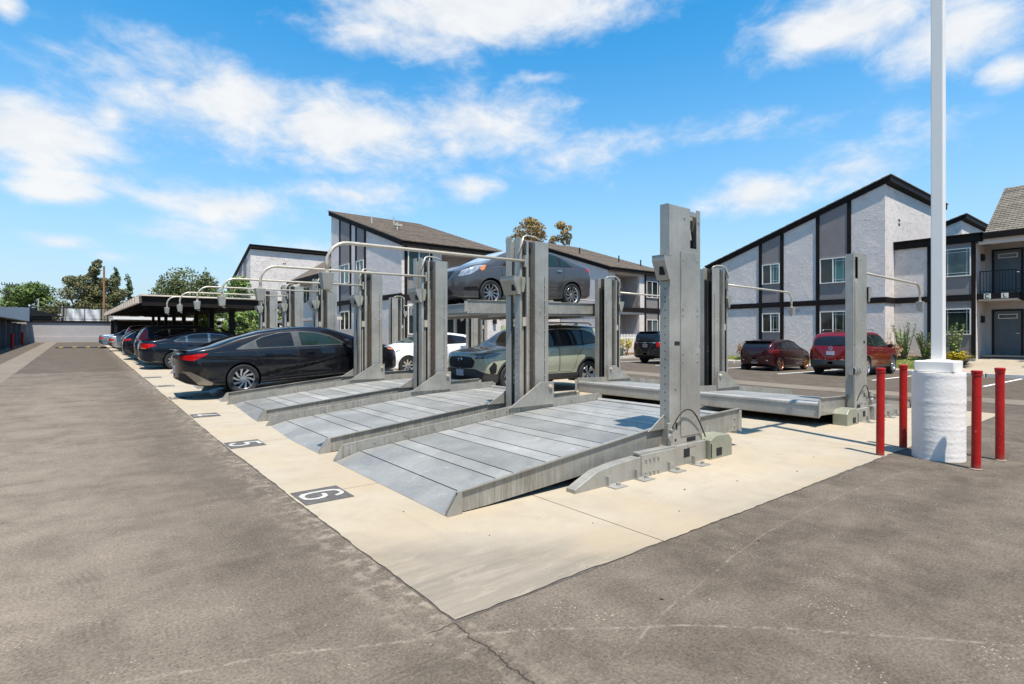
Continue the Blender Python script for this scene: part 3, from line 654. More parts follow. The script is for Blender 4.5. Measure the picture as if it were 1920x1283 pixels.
# ------------------------------------------------------------ lifts: posts
def hole_row(m, x, y0, zs, w=.006, h=.009):
    for z in zs: m.quad((x, y0-w, z-h), (x, y0-w, z+h), (x, y0+w, z+h), (x, y0+w, z-h))
HP = 3.02
def post_mesh(root, s, single, open_side=1):
    """s=1: channels on the -X side (front row); s=-1 mirrored. single: thin end post seen from its plain back."""
    def bx(m, x0, x1, *a):
        return m.box(min(s*x0, s*x1), max(s*x0, s*x1), *a)
    def pr(m, poly, a, b):
        q = [(s*u, v) for u, v in poly]; return m.prism(q if s > 0 else q[::-1], 'y', a, b)
    if single:
        m = MB(); bx(m, -.31, .10, 0, .012, .25, HP); bx(m, .10, .235, 0, .012, .25, 2.55); bx(m, .235, .31, 0, .012, .25, HP)
        bx(m, .10, .235, 0, .012, 2.93, HP-.03)
        m.build('back_plate', GALVB, root, bevel=.004)
        m = MB(); bx(m, -.31, -.298, .0125, .13, .02, HP+.01); bx(m, .298, .31, .0125, .13, .02, HP-.04); m.build('side_flange', GALVB, root)
        m = MB(); bx(m, -.297, .297, .10, .13, .02, HP-.05); bx(m, .05, .07, .013, .1, .3, HP-.06); m.build('inner_channel', GALVK, root); m = MB(); bx(m, .11, .232, .093, .099, 2.56, 2.93); m.build('head_shadow_plate', BLACKM, root)  # black plate stands in for the shade inside the head notch
        m = MB(); bx(m, -.10, .262, -.014, -.001, .33, 2.50); m.build('cover_plate', GALVB, root, bevel=.003)
        m = MB()
        for z in (.55, 1.2, 1.3, 1.75, 1.82, 2.4):
            for x in (-.07, .225): m.cyl((s*x, z), .010, -.022, -.0145, 8, axis='y')
        for x, z in ((-.02, 2.9), (.27, 2.88), (-.2, .9), (.285, 1.4)): m.cyl((s*x, z), .012, -.010, -.0012, 8, axis='y')
        m.build('bolt', GALV, root)
        m = MB(); m.tube([(s*.16, .08, HP-.08), (s*.19, .06, 2.66)], .018, 8); bx(m, .12, .22, .05, .09, HP-.12, HP-.05); m.build('pulley_bracket', PIPE, root)
        m = MB()
        for z0, dx in ((1.42, -.16), ): 
            m.box(min(s*(dx-.055), s*(dx+.045)), max(s*(dx-.055), s*(dx+.045)), -.0030, -.0005, z0-.022, z0+.022)
        bx(m, -.19, -.16, -.003, -.0005, .42, .50)
        m.build('slot_hole', DARK, root)
        yh = .07
    else:
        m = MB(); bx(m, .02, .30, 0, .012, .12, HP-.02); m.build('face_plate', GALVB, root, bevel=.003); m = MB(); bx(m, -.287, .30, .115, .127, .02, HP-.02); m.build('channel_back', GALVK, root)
        m = MB(); bx(m, -.30, -.288, 0, .1145, .02, HP+.01); bx(m, -.30, -.255, -.010, -.0005, .02, HP); bx(m, .02, .03, .0125, .1145, .1, HP-.03); m.build('side_flange', GALVB, root)
        m = MB(); bx(m, -.165, -.125, -.012, .02, .02, HP-.04); bx(m, -.135, -.125, .021, .114, .02, HP-.04); bx(m, -.115, -.10, -.004, .114, .02, HP-.6); m.build('guide_rail', GALVB, root, bevel=.003)
        m = MB(); bx(m, -.30, -.288, .215, .34, .02, HP+.03); bx(m, -.22, .30, .215, .227, .02, HP); bx(m, .05, .30, .328, .34, .02, HP-.02); bx(m, .288, .30, .2275, .3275, .02, HP-.02)
        bx(m, -.287, -.15, .328, .34, .02, HP-.02); m.build('rear_channel', GALVB, root)
        m = MB(); n = int(2.0/.062)
        for k in range(n):
            z = .25+k*.062; w = .034 if k % 2 else .024; bx(m, -.04-w, -.04+w, .03, .075, z, z+.056)
        m.build('lifting_chain', RUST, root)
        m = MB(); zt = 1.80
        m.tube([(s*-.205, .035, .1), (s*-.205, .035, zt-.12)], .013, 7); m.build('cylinder_rod', PIPE, root)
        m = MB(); n = int((zt-.2)/.03)
        for k in range(n): m.cyl((s*-.19, .05), .030, .12+k*.03, .140+k*.03, 7)
        m.build('screw_spindle', RUST, root)
        m = MB(); bx(m, -.235, -.165, .0, .08, zt-.02, zt); bx(m, -.235, -.165, .0, .02, zt-.14, zt-.021); m.build('spindle_cap', PIPE, root)
        m = MB()
        bx(m, .215, .221, -.003, -.0008, .35, 2.45)
        m.build('slot_line', BLACKM, root)
        m = MB()
        for k in range(9): m.cyl((s*.218, .4+k*.24), .009, -.012, -.0035, 7, axis='y')
        for x, z in ((.12, 1.9), (-.145, 2.2)): m.cyl((s*x, z), .009, -.02, -.0005, 7, axis='y')
        m.build('bolt', PIPE, root)
        # conduit looped over the head
        pts = [(-.26, .1, 2.74), (-.30, .03, 2.76), (-.31, -.02, 2.82), (-.27, -.02, 2.93), (-.22, 0, HP+.02), (-.14, .02, HP+.055), (.05, .04, HP+.05), (.16, .06, HP+.02), (.2, .08, HP-.03)]
        m = MB(); m.tube([(s*a, b, c) for a, b, c in pts], .014, 7); m.build('conduit', PIPE, root, smooth=True)
        m = MB(); bx(m, -.287, .29, .128, .132, HP-.3, HP-.03); m.build('head_plate', GALV, root)
        yh = .27
    m = MB(); hole_row(m, s*-.3112 if single else s*-.3006, .06, [2.55-.1*k for k in range(1, 7)]+[1.9-.095*k for k in range(15)]); m.build('punched_hole', DARK, root)
    # hooded switch box on the -X flange
    m = MB(); x0 = -.31 if single else -.30
    q = [(x0, 2.42), (x0-.135, 2.42), (x0-.135, 2.36), (x0-.045, 2.15), (x0, 2.15)]
    pr(m, q, -.022, -.016) if False else None
    for (a, b) in ((-.03, -.024), (.135 if single else .31, .141 if single else .316)): pr(m, q, a, b)
    m.loose('hood_cheek', GALV, root)
    m = MB(); yb = .135 if single else .31
    pr(m, [(x0, 2.426), (x0-.14, 2.426), (x0-.14, 2.42), (x0, 2.42)], -.032, yb+.008)
    pr(m, [(x0-.137, 2.4195), (x0-.137, 2.36), (x0-.047, 2.145), (x0-.041, 2.15), (x0-.131, 2.362), (x0-.131, 2.4195)], -.0235, yb-.001)
    m.loose('switch_hood', GALV, root)
    m = MB(); bx(m, x0-.11, x0-.06, .01, .06, 2.2, 2.38); bx(m, x0-.05, x0-.005, -.01, .05, 2.2, 2.3); m.build('limit_switch', BLACKM, root)
    if not single:
        m = MB(); pr(m, [(-.299, 2.41), (-.235, 2.41), (-.22, 2.36), (-.255, 2.18), (-.299, 2.18)], -.06, -.0145); m.build('switch_bracket', ZINC, root, bevel=.004)
    # foot block
    m = MB()
    if single:
        bx(m, -.34, .36, -.045, .14, .0, .24); m.build('base_block', GALVB, root, bevel=.006)
        m = MB(); bx(m, -.33, .34, -.005, -.0005, .24, .34); bx(m, -.02, .15, -.050, -.0455, .20, .24);
        m.build('base_plate', GALVB, root)
        m = MB(); bx(m, .03, .20, -.0505, -.046, .17, .205) if False else bx(m, -.10, .02, -.047, -.0455, .09, .19); bx(m, .02, .2, -.0075, -.0055, .255, .305); m.cyl((s*-.2, .30), .016, -.0075, -.0055, 10, axis='y'); m.build('slot_hole', DARK, root)
        m = MB(); x2 = -1.93
        pr(m, [(x2, .0), (x2, .045), (-1.62, .17), (-1.35, .205), (-.92, .225), (-.92, .0)], -.10, .02); m.build('base_beam', GALV, root, bevel=.006)
        m = MB(); bx(m, -.95, -.345, -.112, .0, .0, .245); bx(m, -.97, -.3, -.085, .0, .2455, .265); m.build('splice_sleeve', GALVB, root, bevel=.004)
        m = MB()
        for k in range(4):
            for z in (.05, .19): m.cyl((s*(-.88+.07*k), z), .014, -.126, -.1125, 8, axis='y')
        m.build('bolt', GALV, root)
        for xx in (-1.42, -.98, -.42, .06):
            m = MB(); bx(m, xx-.09, xx+.09, -.24, -.06, 0, .018); bx(m, xx-.075, xx-.055, -.135, -.09, .0185, .11); m.cyl((s*(xx+.03), -.17), .022, .0185, .045, 8); m.build('anchor_foot', GALV, root)
        m = MB(); pr(m, [(.37, .0), (.37, .24), (.50, .29), (.78, .28), (.86, .21), (.86, .0)], -.10, .13); m.build('motor_box', ZINC, root, bevel=.008)
        m = MB(); bx(m, .50, .62, -.104, -.1005, .04, .135); bx(m, .375, .40, -.102, -.1005, .03, .2); m.build('slot_hole', DARK, root)
        m = MB(); pts = []
        for k in range(17):
            f = k/16; x = -.33+.70*f; z = .40*(1-f)+.28*f+.30*math.sin(math.pi*f**.85)*1.0
            pts.append((s*x, -.03-.03*math.sin(math.pi*f), z))
        m.tube(pts, .0085, 6); m.build('cable', RUBBER, root, smooth=True)
        m = MB(); bx(m, -.40, -.345, -.05, -.02, .26, .52); m.cyl((s*-.38, .36), .045, -.075, -.0505, 12, axis='y'); m.cyl((s*-.37, .44), .02, -.08, -.051, 10, axis='y'); m.build('cable_gland', GALV, root, bevel=.006)
    else:
        bx(m, -.34, .36, -.012, .35, .0, .2) if False else bx(m, -.5, .5, .01, .33, .0, .12); m.build('base_beam', GALV, root, bevel=.006)
def arm_mesh(root, s, yy, zz=2.66, L=3.05):
    def S(p): return (s*p[0], p[1], p[2])
    x0 = -.24; r = .26
    pts = [(x0, yy, zz), (x0-L*.5, yy, zz-.012), (x0-L+r, yy, zz-.02)]
    for k in range(1, 7):
        a = k/6*math.pi/2; pts.append((x0-L+r-math.sin(a)*r, yy, zz-.02-r+math.cos(a)*r))
    pts.append((x0-L, yy, zz-.40))
    m = MB(); m.tube([S(p) for p in pts], .0225, 10); m.build('arm_pipe', PIPE, root, smooth=True)
    m = MB(); a = x0-L; z = zz-.40
    for (w, zt) in ((1, 0), ):
        m.hexa([S((a-.055, yy-.05, z-.20)), S((a+.05, yy-.05, z-.20)), S((a+.05, yy+.05, z-.20)), S((a-.055, yy+.05, z-.20)),
                S((a-.085, yy-.065, z+.0)), S((a+.065, yy-.065, z+.0)), S((a+.065, yy+.065, z)), S((a-.085, yy+.065, z))])
    m.build('sensor_box', GALV, root, bevel=.006)
    m = MB(); m.cyl((s*a, yy), .03, z+.0005, z+.035, 8); m.tube([S((a, yy, z-.2)), S((a+.02, yy, z-.225)), S((a+.06, yy, z-.235))], .014, 6); m.build('pipe_nut', PIPE, root)
    m = MB(); m.box(min(s*x0, s*(x0+.03)), max(s*x0, s*(x0+.03)), yy-.03, yy+.03, zz-.09, zz+.09); m.build('arm_bracket', GALV, root)
XPF, XPB = 5.59, 10.94
ORD = ['nearest', 'second', 'third', 'fourth', 'fifth', 'sixth', 'farthest']
# front row
r0 = thing('lift_post', 'tall plain-backed end post nearest the camera with black cable at its foot', 'lift post', (XPF, 3.76, 0), group='steel lift posts'); post_mesh(r0, 1, True)
p0 = thing('lift_post', 'x', 'lift post', (XPF, 6.49, gz(0, 6.5)), group='steel lift posts'); post_mesh(p0, 1, False); arm_mesh(p0, 1, -.035)
FL = ['front row post between platforms 6 and 5 with the gray sedan behind it', 'front row post between platforms 5 and 4 in front of the white sedan', 'front row post in front of the door mirror of the black sedan',
      'front row post just behind the black sedan roof, fifth in its row', 'front row post sixth in its row, left of the one behind the sedan roof', 'farthest front row post, beside the carport']
for k in range(6):
    c = p0 if k == 0 else copy_tree(p0); y = 6.49+3.07*k; c.location = (XPF, y, gz(XPF, y)); c['label'] = FL[k]
# back row
q0 = thing('lift_post', 'back row end post left of the white pole, with sensor arm reaching right', 'lift post', (XPB, 3.76, gz(XPB, 3.8)), group='steel lift posts'); post_mesh(q0, -1, True); arm_mesh(q0, -1, .06, 2.69, 3.35)
q1 = thing('lift_post', 'x', 'lift post', (XPB, 6.49, gz(XPB, 6.5)), group='steel lift posts'); post_mesh(q1, -1, False); arm_mesh(q1, -1, -.035)
BLB = ['back row post half hidden right behind the nearest tall end post', 'back row post in front of the tail of the raised gray sedan', 'back row post hidden behind the nearest front row shared post',
       'back row post in shade under the nose of the raised sedan', 'back row post sixth in its row, behind the white sedan', 'farthest back row post seen left of the white sedan']
for k in range(6):
    c = q1 if k == 0 else copy_tree(q1); y = 6.49+3.07*k; c.location = (XPB, y, gz(XPB, y)); c['label'] = BLB[k]
# pulley stack on the back row end post
m = MB(); m.box(-.43, -.36, -.07, -.03, .02, .98)
m.build('guide_arm', GALVB, q0, bevel=.008)
m = MB()
for k, (r_, a, b) in enumerate(((.07, -.09, -.05), (.09, -.05, -.03), (.07, -.03, .01), (.09, .01, .03), (.05, .03, .08))):
    m.cyl((-.02+0, .92), r_, -.36+a*0-.0+k*.045-.07, -.36+k*.045-.035, 14, axis='x')
m.build('cable_pulley', GALV, q0)
m = MB(); m.box(.36, 1.1, .15, .30, 0, .2); m.box(.36, .8, -.04, .12, 0, .14); m.build('rear_beam', GALV, q0, bevel=.006)
m = MB(); m.cyl((.32, .30), .08, .25+.15, .62, 12, axis='x'); m.cyl((.32, .30), .10, .46, .5, 12, axis='x'); m.build('drive_motor', PLASTIC, q0)
# ------------------------------------------------------------ lifts: platforms
def platform(root, s, flat=False):
    """local x from 0 (ramp lip) to 4.61 (inner end); s=1 ramp faces -X. y 0..2.53"""
    W, L = 2.53, 4.61
    if flat: TOP = [(0, .20), (.1, .30), (4.61, .30)]; BOT = [(0, .02), (4.61, 0)]
    else: TOP = [(0, .05), (.10, .196), (1.67, .353), (3.0, .485), (4.61, .53)]; BOT = [(0, .012), (.4, .02), (1.42, .085), (3.0, .18), (4.61, .235)]
    ft = lambda x: float(np.interp(x, *zip(*TOP))); fb = lambda x: float(np.interp(x, *zip(*BOT))); fd = lambda x: (ft(x)-.085 if flat else max(.014, ft(x)-.118)) if x > .1 else .014+.62*max(0, x)*1.0
    X = lambda x: s*x
    def q(m, pts, a, b): 
        p = [(X(u), v) for u, v in pts]; m.prism(p if s > 0 else p[::-1], 'y', a, b)
    for yy in (0, W-.014):
        m = MB(); q(m, [(x, z) for x, z in BOT]+[(x, z) for x, z in TOP[::-1]], yy, yy+.014); m.build('side_wall', GALVS, root, bevel=.002)
        m = MB(); a, b = (yy-.022, yy-.0005) if yy == 0 else (yy+.0145, yy+.030)
        q(m, [(TOP[i][0], TOP[i][1]+o) for i in range(1, len(TOP)) for o in (0,)]+[(TOP[i][0], TOP[i][1]-.012) for i in range(len(TOP)-1, 0, -1)], a, b) ; m.build('wall_lip', GALV, root)
        if not flat: 
            m = MB(); q(m, [(-.005, .0), (-.005, .03), (.105, .19), (.14, .19), (.14, .0)], (yy-.030 if yy == 0 else yy+.0145), (yy-.0225 if yy == 0 else yy+.036)); m.build('ramp_toe', GALV, root)
    m = MB(); yi = .0145
    cuts = [.0, .31]; x = .31; k = 0
    while x < L-.36:
        x += (.43, .215)[k % 2]; cuts.append(x); k += 1
    cuts.append(L-.09)
    for i in range(len(cuts)-1):
        a, b = cuts[i]+(.009 if i else 0), cuts[i+1]-.009
        m = MB(); za, zb = (.012 if i == 0 else fd(a)), fd(b)
        vs = []
        for (xx, zz) in ((a, za), (b, zb)):
            for (yy, dz) in ((yi, -.02), (W-yi-.014, -.02), (W-yi-.014, 0), (yi, 0)): vs.append((X(xx), yy, zz+dz))
        m.add(vs, [(0, 1, 2, 3), (7, 6, 5, 4), (0, 4, 5, 1), (1, 5, 6, 2), (2, 6, 7, 3), (3, 7, 4, 0)] if s < 0 else [(3, 2, 1, 0), (4, 5, 6, 7), (1, 5, 4, 0), (2, 6, 5, 1), (3, 7, 6, 2), (0, 4, 7, 3)])
        m.build('deck_plank', GALVD if (i % 2 or i == 0) else GALVT, root)
    m = MB(); q(m, [(.30, -.045+fd(.31)), (3.0, fd(3.0)-.05), (L-.1, fd(L-.1)-.05), (L-.1, fd(L-.1)-.03), (3.0, fd(3.0)-.028), (1.67, fd(1.67)-.028), (.30, fd(.31)-.028)], .03, W-.05); m.build('deck_underlay', DARK, root)
    # folded beam along the inner end
    m = MB(); zt = ft(L)-.07; zb = fb(L)-.05 if not flat else 0
    q(m, [(L-.085, zb+.05), (L-.085, zt-.03), (L-.05, zt-.005), (L-.01, zt-.03), (L, zt-.10), (L, zb+.02), (L-.02, zb)], .02, W-.034); m.build('end_beam', GALVT, root, bevel=.004)
    m = MB(); q(m, [(L-.012, zb+.05), (L-.012, zt+.04), (L+.07, zt+.04), (L+.07, zb+.02)], -.008, .0) ; q(m, [(L-.012, zb+.05), (L-.012, zt+.04), (L+.07, zt+.04), (L+.07, zb+.02)], W+.0005, W+.009)
    m.build('end_ear', GALV, root)
    m = MB()
    for xx in [.5+.43*i for i in range(9)]+[2.6, 2.9, 3.3]:
        for yy, d in ((W-.014, -1),):
            m.cyl((X(xx), ft(xx)-.055), .011, yy-.010, yy-.0005, 7, axis='y')
    for zz in (.10, .2): m.cyl((X(L-.1), zz+.2 if not flat else zz*.6), .011, -.012, -.0005, 7, axis='y')
    m.build('rivet', GALV, root)
    # gusset plate that hangs the platform on the post
    for yy in (W-.02, -.0225):
        m = MB(); b = ft(3.1)-.06; q(m, [(2.62, b), (3.24, b+.36), (3.52, b+.36), (3.52, b)], yy-.024 if yy > 0 else yy-.012, yy-.0145+.014 if yy > 0 else yy-.0005); m.build('hanger_gusset', GALV, root, bevel=.004)
        m = MB(); m.cyl((X(3.44), b+.28), .035, (yy-.05 if yy > 0 else yy-.04), yy-.0245 if yy > 0 else yy-.0125, 12, axis='y'); m.cyl((X(3.44), b+.28), .018, (yy-.065 if yy > 0 else yy-.055), (yy-.0505 if yy > 0 else yy-.0405), 8, axis='y'); m.build('hanger_bolt', PIPE, root)
    if flat:
        m = MB(); q(m, [(.02, -.03), (L-.02, -.03), (L-.02, -.002), (.02, -.002)], .02, W-.02); m.build('under_tray', GALV, root)
        m = MB()
        for xx in (.9, 2.4, 3.9): m.box(min(X(xx), X(xx+.1)), max(X(xx), X(xx+.1)), .05, W-.05, -.09, -.031)
        m.build('cross_member', GALV, root)
f0 = thing('lift_platform', 'x', 'lift platform', group='steel ramp platforms of the car lifts'); platform(f0, 1)
b0 = thing('lift_platform', 'x', 'lift platform', group='steel ramp platforms of the car lifts'); platform(b0, -1)
u0 = thing('lift_platform', 'raised platform high on the posts carrying the gray sedan', 'lift platform', group='steel ramp platforms of the car lifts'); platform(u0, -1, True)
PF = ['nearest empty steel platform beside the stencilled 6, dark seams across its deck', 'second empty steel platform, beside the stencilled 5', 'third empty steel platform, right of the black sedan', 'steel platform carrying the black sedan',
      'empty steel platform hidden behind the black sedan', 'farthest steel platform of the front row, by the carport']
PB = ['back row steel platform ending left of the end post by the white pole', 'back row steel platform whose bright inner edge shows left of the tall near post']
for k in range(6):
    y = 3.87+3.07*k; c = f0 if k == 0 else copy_tree(f0); c.location = (2.37, y, gz(2.37, y)); c['label'] = PF[k]
for k in range(2):
    y = 3.87+3.07*k; c = b0 if k == 0 else copy_tree(b0); c.location = (14.16, y, gz(14, y)+.005); c['label'] = PB[k]
u0.location = (11.28, 3.87+6.14, 2.085); u0.rotation_euler = (0, math.radians(-.9), 0)
for ch in u0.children: pass
# ------------------------------------------------------------ bollards, pole base, pole
BP = [(7.86, 2.48, 1.10, .012, 'red steel bollard standing in front left of the white pole base, nearest the lifts'), (8.68, 2.47, 1.12, -.01, 'red steel bollard close behind the left edge of the white pole base'),
      (7.92, 1.56, 1.11, -.012, 'red steel bollard just right of the white pole base, nearest the camera'), (8.76, 1.5, 1.12, -.008, 'rightmost red steel bollard, set back beyond the near right one')]
for i, (x, y, h, lean, lab) in enumerate(BP):
    b = thing('bollard', lab, 'bollard', (x, y, gz(x, y)), group='red bollards round the pole base', rot=(lean, lean*.6, random.uniform(0, 6)))
    m = MB(); m.lathe([(.045, -.05), (.045, h-.055), (.0445, h-.05), (.0445, h-.02)], 24, 'z'); m.build('pipe', REDP, b, smooth=False, auto=True)
    m = MB(); m.lathe([(.0455, h-.055), (.050, h-.05), (.0505, h-.03), (.050, h-.02), (.054, h-.016), (.054, h), (.042, h+.006), (0.001, h+.004)], 24, 'z'); m.build('cap', REDP, b, auto=True)
    m = MB()
    a = [.062+random.uniform(-.012, .02) for _ in range(14)]
    m.add([(a[k]*math.cos(k/14*6.283), a[k]*math.sin(k/14*6.283), .006) for k in range(14)]+[(.044*math.cos(k/14*6.283), .044*math.sin(k/14*6.283), .014) for k in range(14)], [(k, (k+1) % 14, 14+(k+1) % 14, 14+k) for k in range(14)]); m.build('grout_collar', pm('grout', (.20, .17, .14), .9, 0, .3, 30), b)
base = thing('light_pole', 'white square light pole on a thick round white painted concrete pier', 'light pole', (8.32, 2.0, 0))
m = MB(); prof = []
n = 60
for k in range(n+1):
    z = 1.06*k/n; prof.append((.268+random.uniform(-.0007, .0007)+(.0022 if k % 9 == 4 else 0), z))
V = []; S = 64
for j, (r, z) in enumerate(prof):
    for i in range(S):
        a = 6.283*i/S; rr = r+.0012*math.sin(a*2+j*.11)+.0009*math.sin(a*9+j*.05)*(j % 3 == 0)+random.uniform(-.0005, .0005); V.append((rr*math.cos(a), rr*math.sin(a), z if j else -.03+.02*math.sin(a*5)))
F = [(j*S+i, j*S+(i+1) % S, (j+1)*S+(i+1) % S, (j+1)*S+i) for j in range(n) for i in range(S)]
V.append((0, 0, 1.065)); F += [(n*S+i, n*S+(i+1) % S, len(V)-1) for i in range(S)]
m.add(V, F).build('round_pier', WHITEC, base, auto=True)
MB().box(-.20, .20, -.20, .20, 1.066, 1.20).build('base_cover', WHITEP, base, bevel=.012)
MB().box(-.062, .062, -.062, .062, 1.2, 6.6).build('shaft', WHITEP, base, bevel=.008)
m = MB(); m.box(-.10, .10, -.10, .10, 1.2005, 1.213); m.build('base_flange', WHITEP, base, bevel=.003)
m = MB(); m.box(-.9, .9, -.04, .04, 6.5, 6.58); m.build('cross_arm', WHITEP, base)
for sg in (-1, 1):
    m = MB(); m.box(sg*.9-.3, sg*.9+.3, -.2, .2, 6.58, 6.7); m.build('lamp_head', WHITEP, base, bevel=.03)
# small litter on the pad
for i, (x, y) in enumerate(((4.6, 3.1), (5.3, 2.95), (6.9, 3.3), (3.2, 3.0), (2.4, 3.3), (4.0, 2.75), (2.9, 4.9), (6.2, 2.75), (7.1, 2.95), (2.15, 4.2), (3.9, 2.0), (2.6, 1.9), (5.0, 1.2))):
    m = MB(); s = random.uniform(.008, .018); m.add([(x-s, y, .009), (x, y-s*.6, .009), (x+s*1.2, y+s*.3, .012), (x+.2*s, y+s, .009), (x, y, .009+s*.8)], [(0, 1, 4), (1, 2, 4), (2, 3, 4), (3, 0, 4)])
    o = m.build('pebble', SOIL); o['label'] = 'tiny dark pebble lying loose on the paving'; o['category'] = 'pebble'; o['group'] = 'pebbles on the paving'
# ------------------------------------------------------------ buildings
def fb(m, face, pl, a0, a1, z0, z1, n0, n1):
    if face == 'x': return m.box(pl-n1, pl-n0, a0, a1, z0, z1)
    return m.box(a0, a1, pl-n1, pl-n0, z0, z1)
def window(par, face, pl, a0, a1, z0, z1, pa=None, pb=None, grid=True, split=.5, name='window'):
    """white vinyl slider; each leaf its own pane"""
    m = MB(); w = .042; am = a0+(a1-a0)*split
    fb(m, face, pl, a0, a1, z1-w, z1, 0, .06); fb(m, face, pl, a0, a1, z0, z0+w, 0, .07)
    fb(m, face, pl, a0, a0+w, z0+w, z1-w, 0, .06); fb(m, face, pl, a1-w, a1, z0+w, z1-w, 0, .06); fb(m, face, pl, am-.022, am+.022, z0+w, z1-w, 0, .055)
    f = m.build(name, WFRAME, par)
    for (b0, b1, mt) in ((a0+w, am-.03, pa or PANE1), (am+.03, a1-w, pb or PANE2)):
        m = MB(); fb(m, face, pl, b0, b1, z0+w, z1-w, .003, .018); m.build('pane', mt, f)
    if grid:
        m = MB(); b0, b1 = (a0+w, am-.03)
        fb(m, face, pl, b0+.10, b0+.115, z0+w, z1-w, .019, .026); fb(m, face, pl, b0, b1, z0+w+.12, z0+w+.135, .019, .0255)
        fb(m, face, pl, b1-.115, b1-.10, z0+w, z1-w, .019, .026); fb(m, face, pl, b0, b1, z1-w-.135, z1-w-.12, .019, .0255)
        m.build('muntin', WFRAME, f)
    return f
def trim(par, face, pl, a0, a1, z0, z1, n=.045, name='trim_board'):
    m = MB(); fb(m, face, pl, a0, a1, z0, z1, .0, n); m.build(name, TRIM, par)
def roof_uv(me, ax, ay):
    uv = me.uv_layers.new(name='UVMap')
    for l in me.loops:
        v = me.vertices[l.vertex_index].co; uv.data[l.index].uv = (v[ax], (v[ay]**2+0)**.5*1.0 if False else (v[ay]*1.06))
def shed(label, x0, x1, y0, y1, zlo, zhi, high, base, shing, wallmat=STUC, rec=None, walls='xy', group='two-storey apartment buildings'):
    """mono-pitch block. high: 'y0' or 'y1' is the tall end. rec: list of (a0,a1,z0,z1,depth) recesses in the y0 wall"""
    r = thing('apartment_building', label, 'building', (0, 0, 0), group=group)
    za, zb = (zhi, zlo) if high == 'y0' else (zlo, zhi)
    t = .2
    m = MB(); m.prism([(y0, base-1.2), (y1, base-1.2), (y1, zb), (y0, za)], 'x', x0, x0+t); m.build('gable_wall', wallmat, r)
    m = MB(); m.prism([(y0, base-1.2), (y1, base-1.2), (y1, zb), (y0, za)], 'x', x1-t, x1); m.build('gable_wall', wallmat, r)
    MB().box(x0+t+.001, x1-t-.001, y1-t, y1-.002, base-1.2, zb-.02).build('back_wall', wallmat, r)
    m = MB(); xa, xb = x0+t+.001, x1-t-.001; za2 = za-.02; X = [xa]
    cut = sorted(rec or [])
    if not cut: m.box(xa, xb, y0+.001, y0+t, base-1.2, za2)
    else:
        cols_ = sorted({c[0] for c in cut}|{c[1] for c in cut}); prev = xa
        for (a, b) in sorted({(c[0], c[1]) for c in cut}):
            m.box(prev, a, y0+.001, y0+t, base-1.2, za2); zz = base-1.2
            for c in [c for c in cut if c[0] == a]:
                m.box(a, b, y0+.001, y0+t, zz, c[2]); zz = c[3]
                q = MB(); d = c[4]; q.box(a-.2, b+.2, y0+d, y0+d+.1, c[2]-.1, c[3]+.1); q.box(a-.1, a, y0+t+.001, y0+d-.001, c[2]-.1, c[3]+.1); q.box(b, b+.1, y0+t+.001, y0+d-.001, c[2]-.1, c[3]+.1)
                q.box(a+.001, b-.001, y0+.003, y0+d-.001, c[2]-.12, c[2]); q.box(a+.001, b-.001, y0+t+.001, y0+d-.001, c[3], c[3]+.1); q.build('porch_lining', PANELD, r)
            m.box(a, b, y0+.001, y0+t, zz, za2); prev = b
        m.box(prev, xb, y0+.001, y0+t, base-1.2, za2)
    m.build('front_wall', wallmat, r)
    # roof slab with dark fascia and shingles
    oh = .09; sl = (zb-za)/(y1-y0); e = .25
    def P(x, y, dz): return (x, y, za+(y-y0)*sl+dz)
    m = MB(); m.hexa([P(x0-oh, y0-e, .0), P(x1+oh, y0-e, .0), P(x1+oh, y1+e, .0), P(x0-oh, y1+e, .0), P(x0-oh, y0-e, .27), P(x1+oh, y0-e, .27), P(x1+oh, y1+e, .27), P(x0-oh, y1+e, .27)])
    m.build('fascia', TRIM, r)
    m = MB(); g = .05; m.hexa([P(x0-oh-g, y0-e-g, .274), P(x1+oh+g, y0-e-g, .274), P(x1+oh+g, y1+e+g, .274), P(x0-oh-g, y1+e+g, .274), P(x0-oh-g, y0-e-g, .315), P(x1+oh+g, y0-e-g, .315), P(x1+oh+g, y1+e+g, .315), P(x0-oh-g, y1+e+g, .315)])
    o = m.build('roof', shing, r); roof_uv(o.data, 0, 1)
    # shingle courses with real relief
    m = MB(); nrow = int((y1-y0+2*e)/.42)
    for k in range(nrow):
        y = y0-e+.42*k+random.uniform(-.01, .01); m.hexa([P(x0-oh-g, y, .3155), P(x1+oh+g, y, .3155), P(x1+oh+g, y+.4, .3155), P(x0-oh-g, y+.4, .3155), P(x0-oh-g, y, .335), P(x1+oh+g, y, .335), P(x1+oh+g, y+.4, .319), P(x0-oh-g, y+.4, .319)] if sl > 0 else
              [P(x0-oh-g, y, .3155), P(x1+oh+g, y, .3155), P(x1+oh+g, y+.4, .3155), P(x0-oh-g, y+.4, .3155), P(x0-oh-g, y, .319), P(x1+oh+g, y, .319), P(x1+oh+g, y+.4, .335), P(x0-oh-g, y+.4, .335)])
    o = m.build('shingle_course', shing, r); roof_uv(o.data, 0, 1); o['kind'] = 'stuff'
    return r
def panel(par, face, pl, a0, a1, z0, z1):
    m = MB(); fb(m, face, pl, a0, a1, z0, z1, 0, .02); m.build('wall_panel', PANEL, par)
def slantpanel(par, pl, y0, y1, z0, zt0, zt1, n0, n1, mat, name):
    MB().prism([(y0, z0), (y1, z0), (y1, zt1), (y0, zt0)], 'x', pl-n1, pl-n0).build(name, mat, par)
def vents(par, pl, xx, zz):
    m = MB()
    for dz in (0, .22):
        for dx in (0, .14): m.box(xx+dx, xx+dx+.09, pl-.012, pl-.001, zz+dz, zz+dz+.12)
    m.build('wall_vent', BLACKM, par)
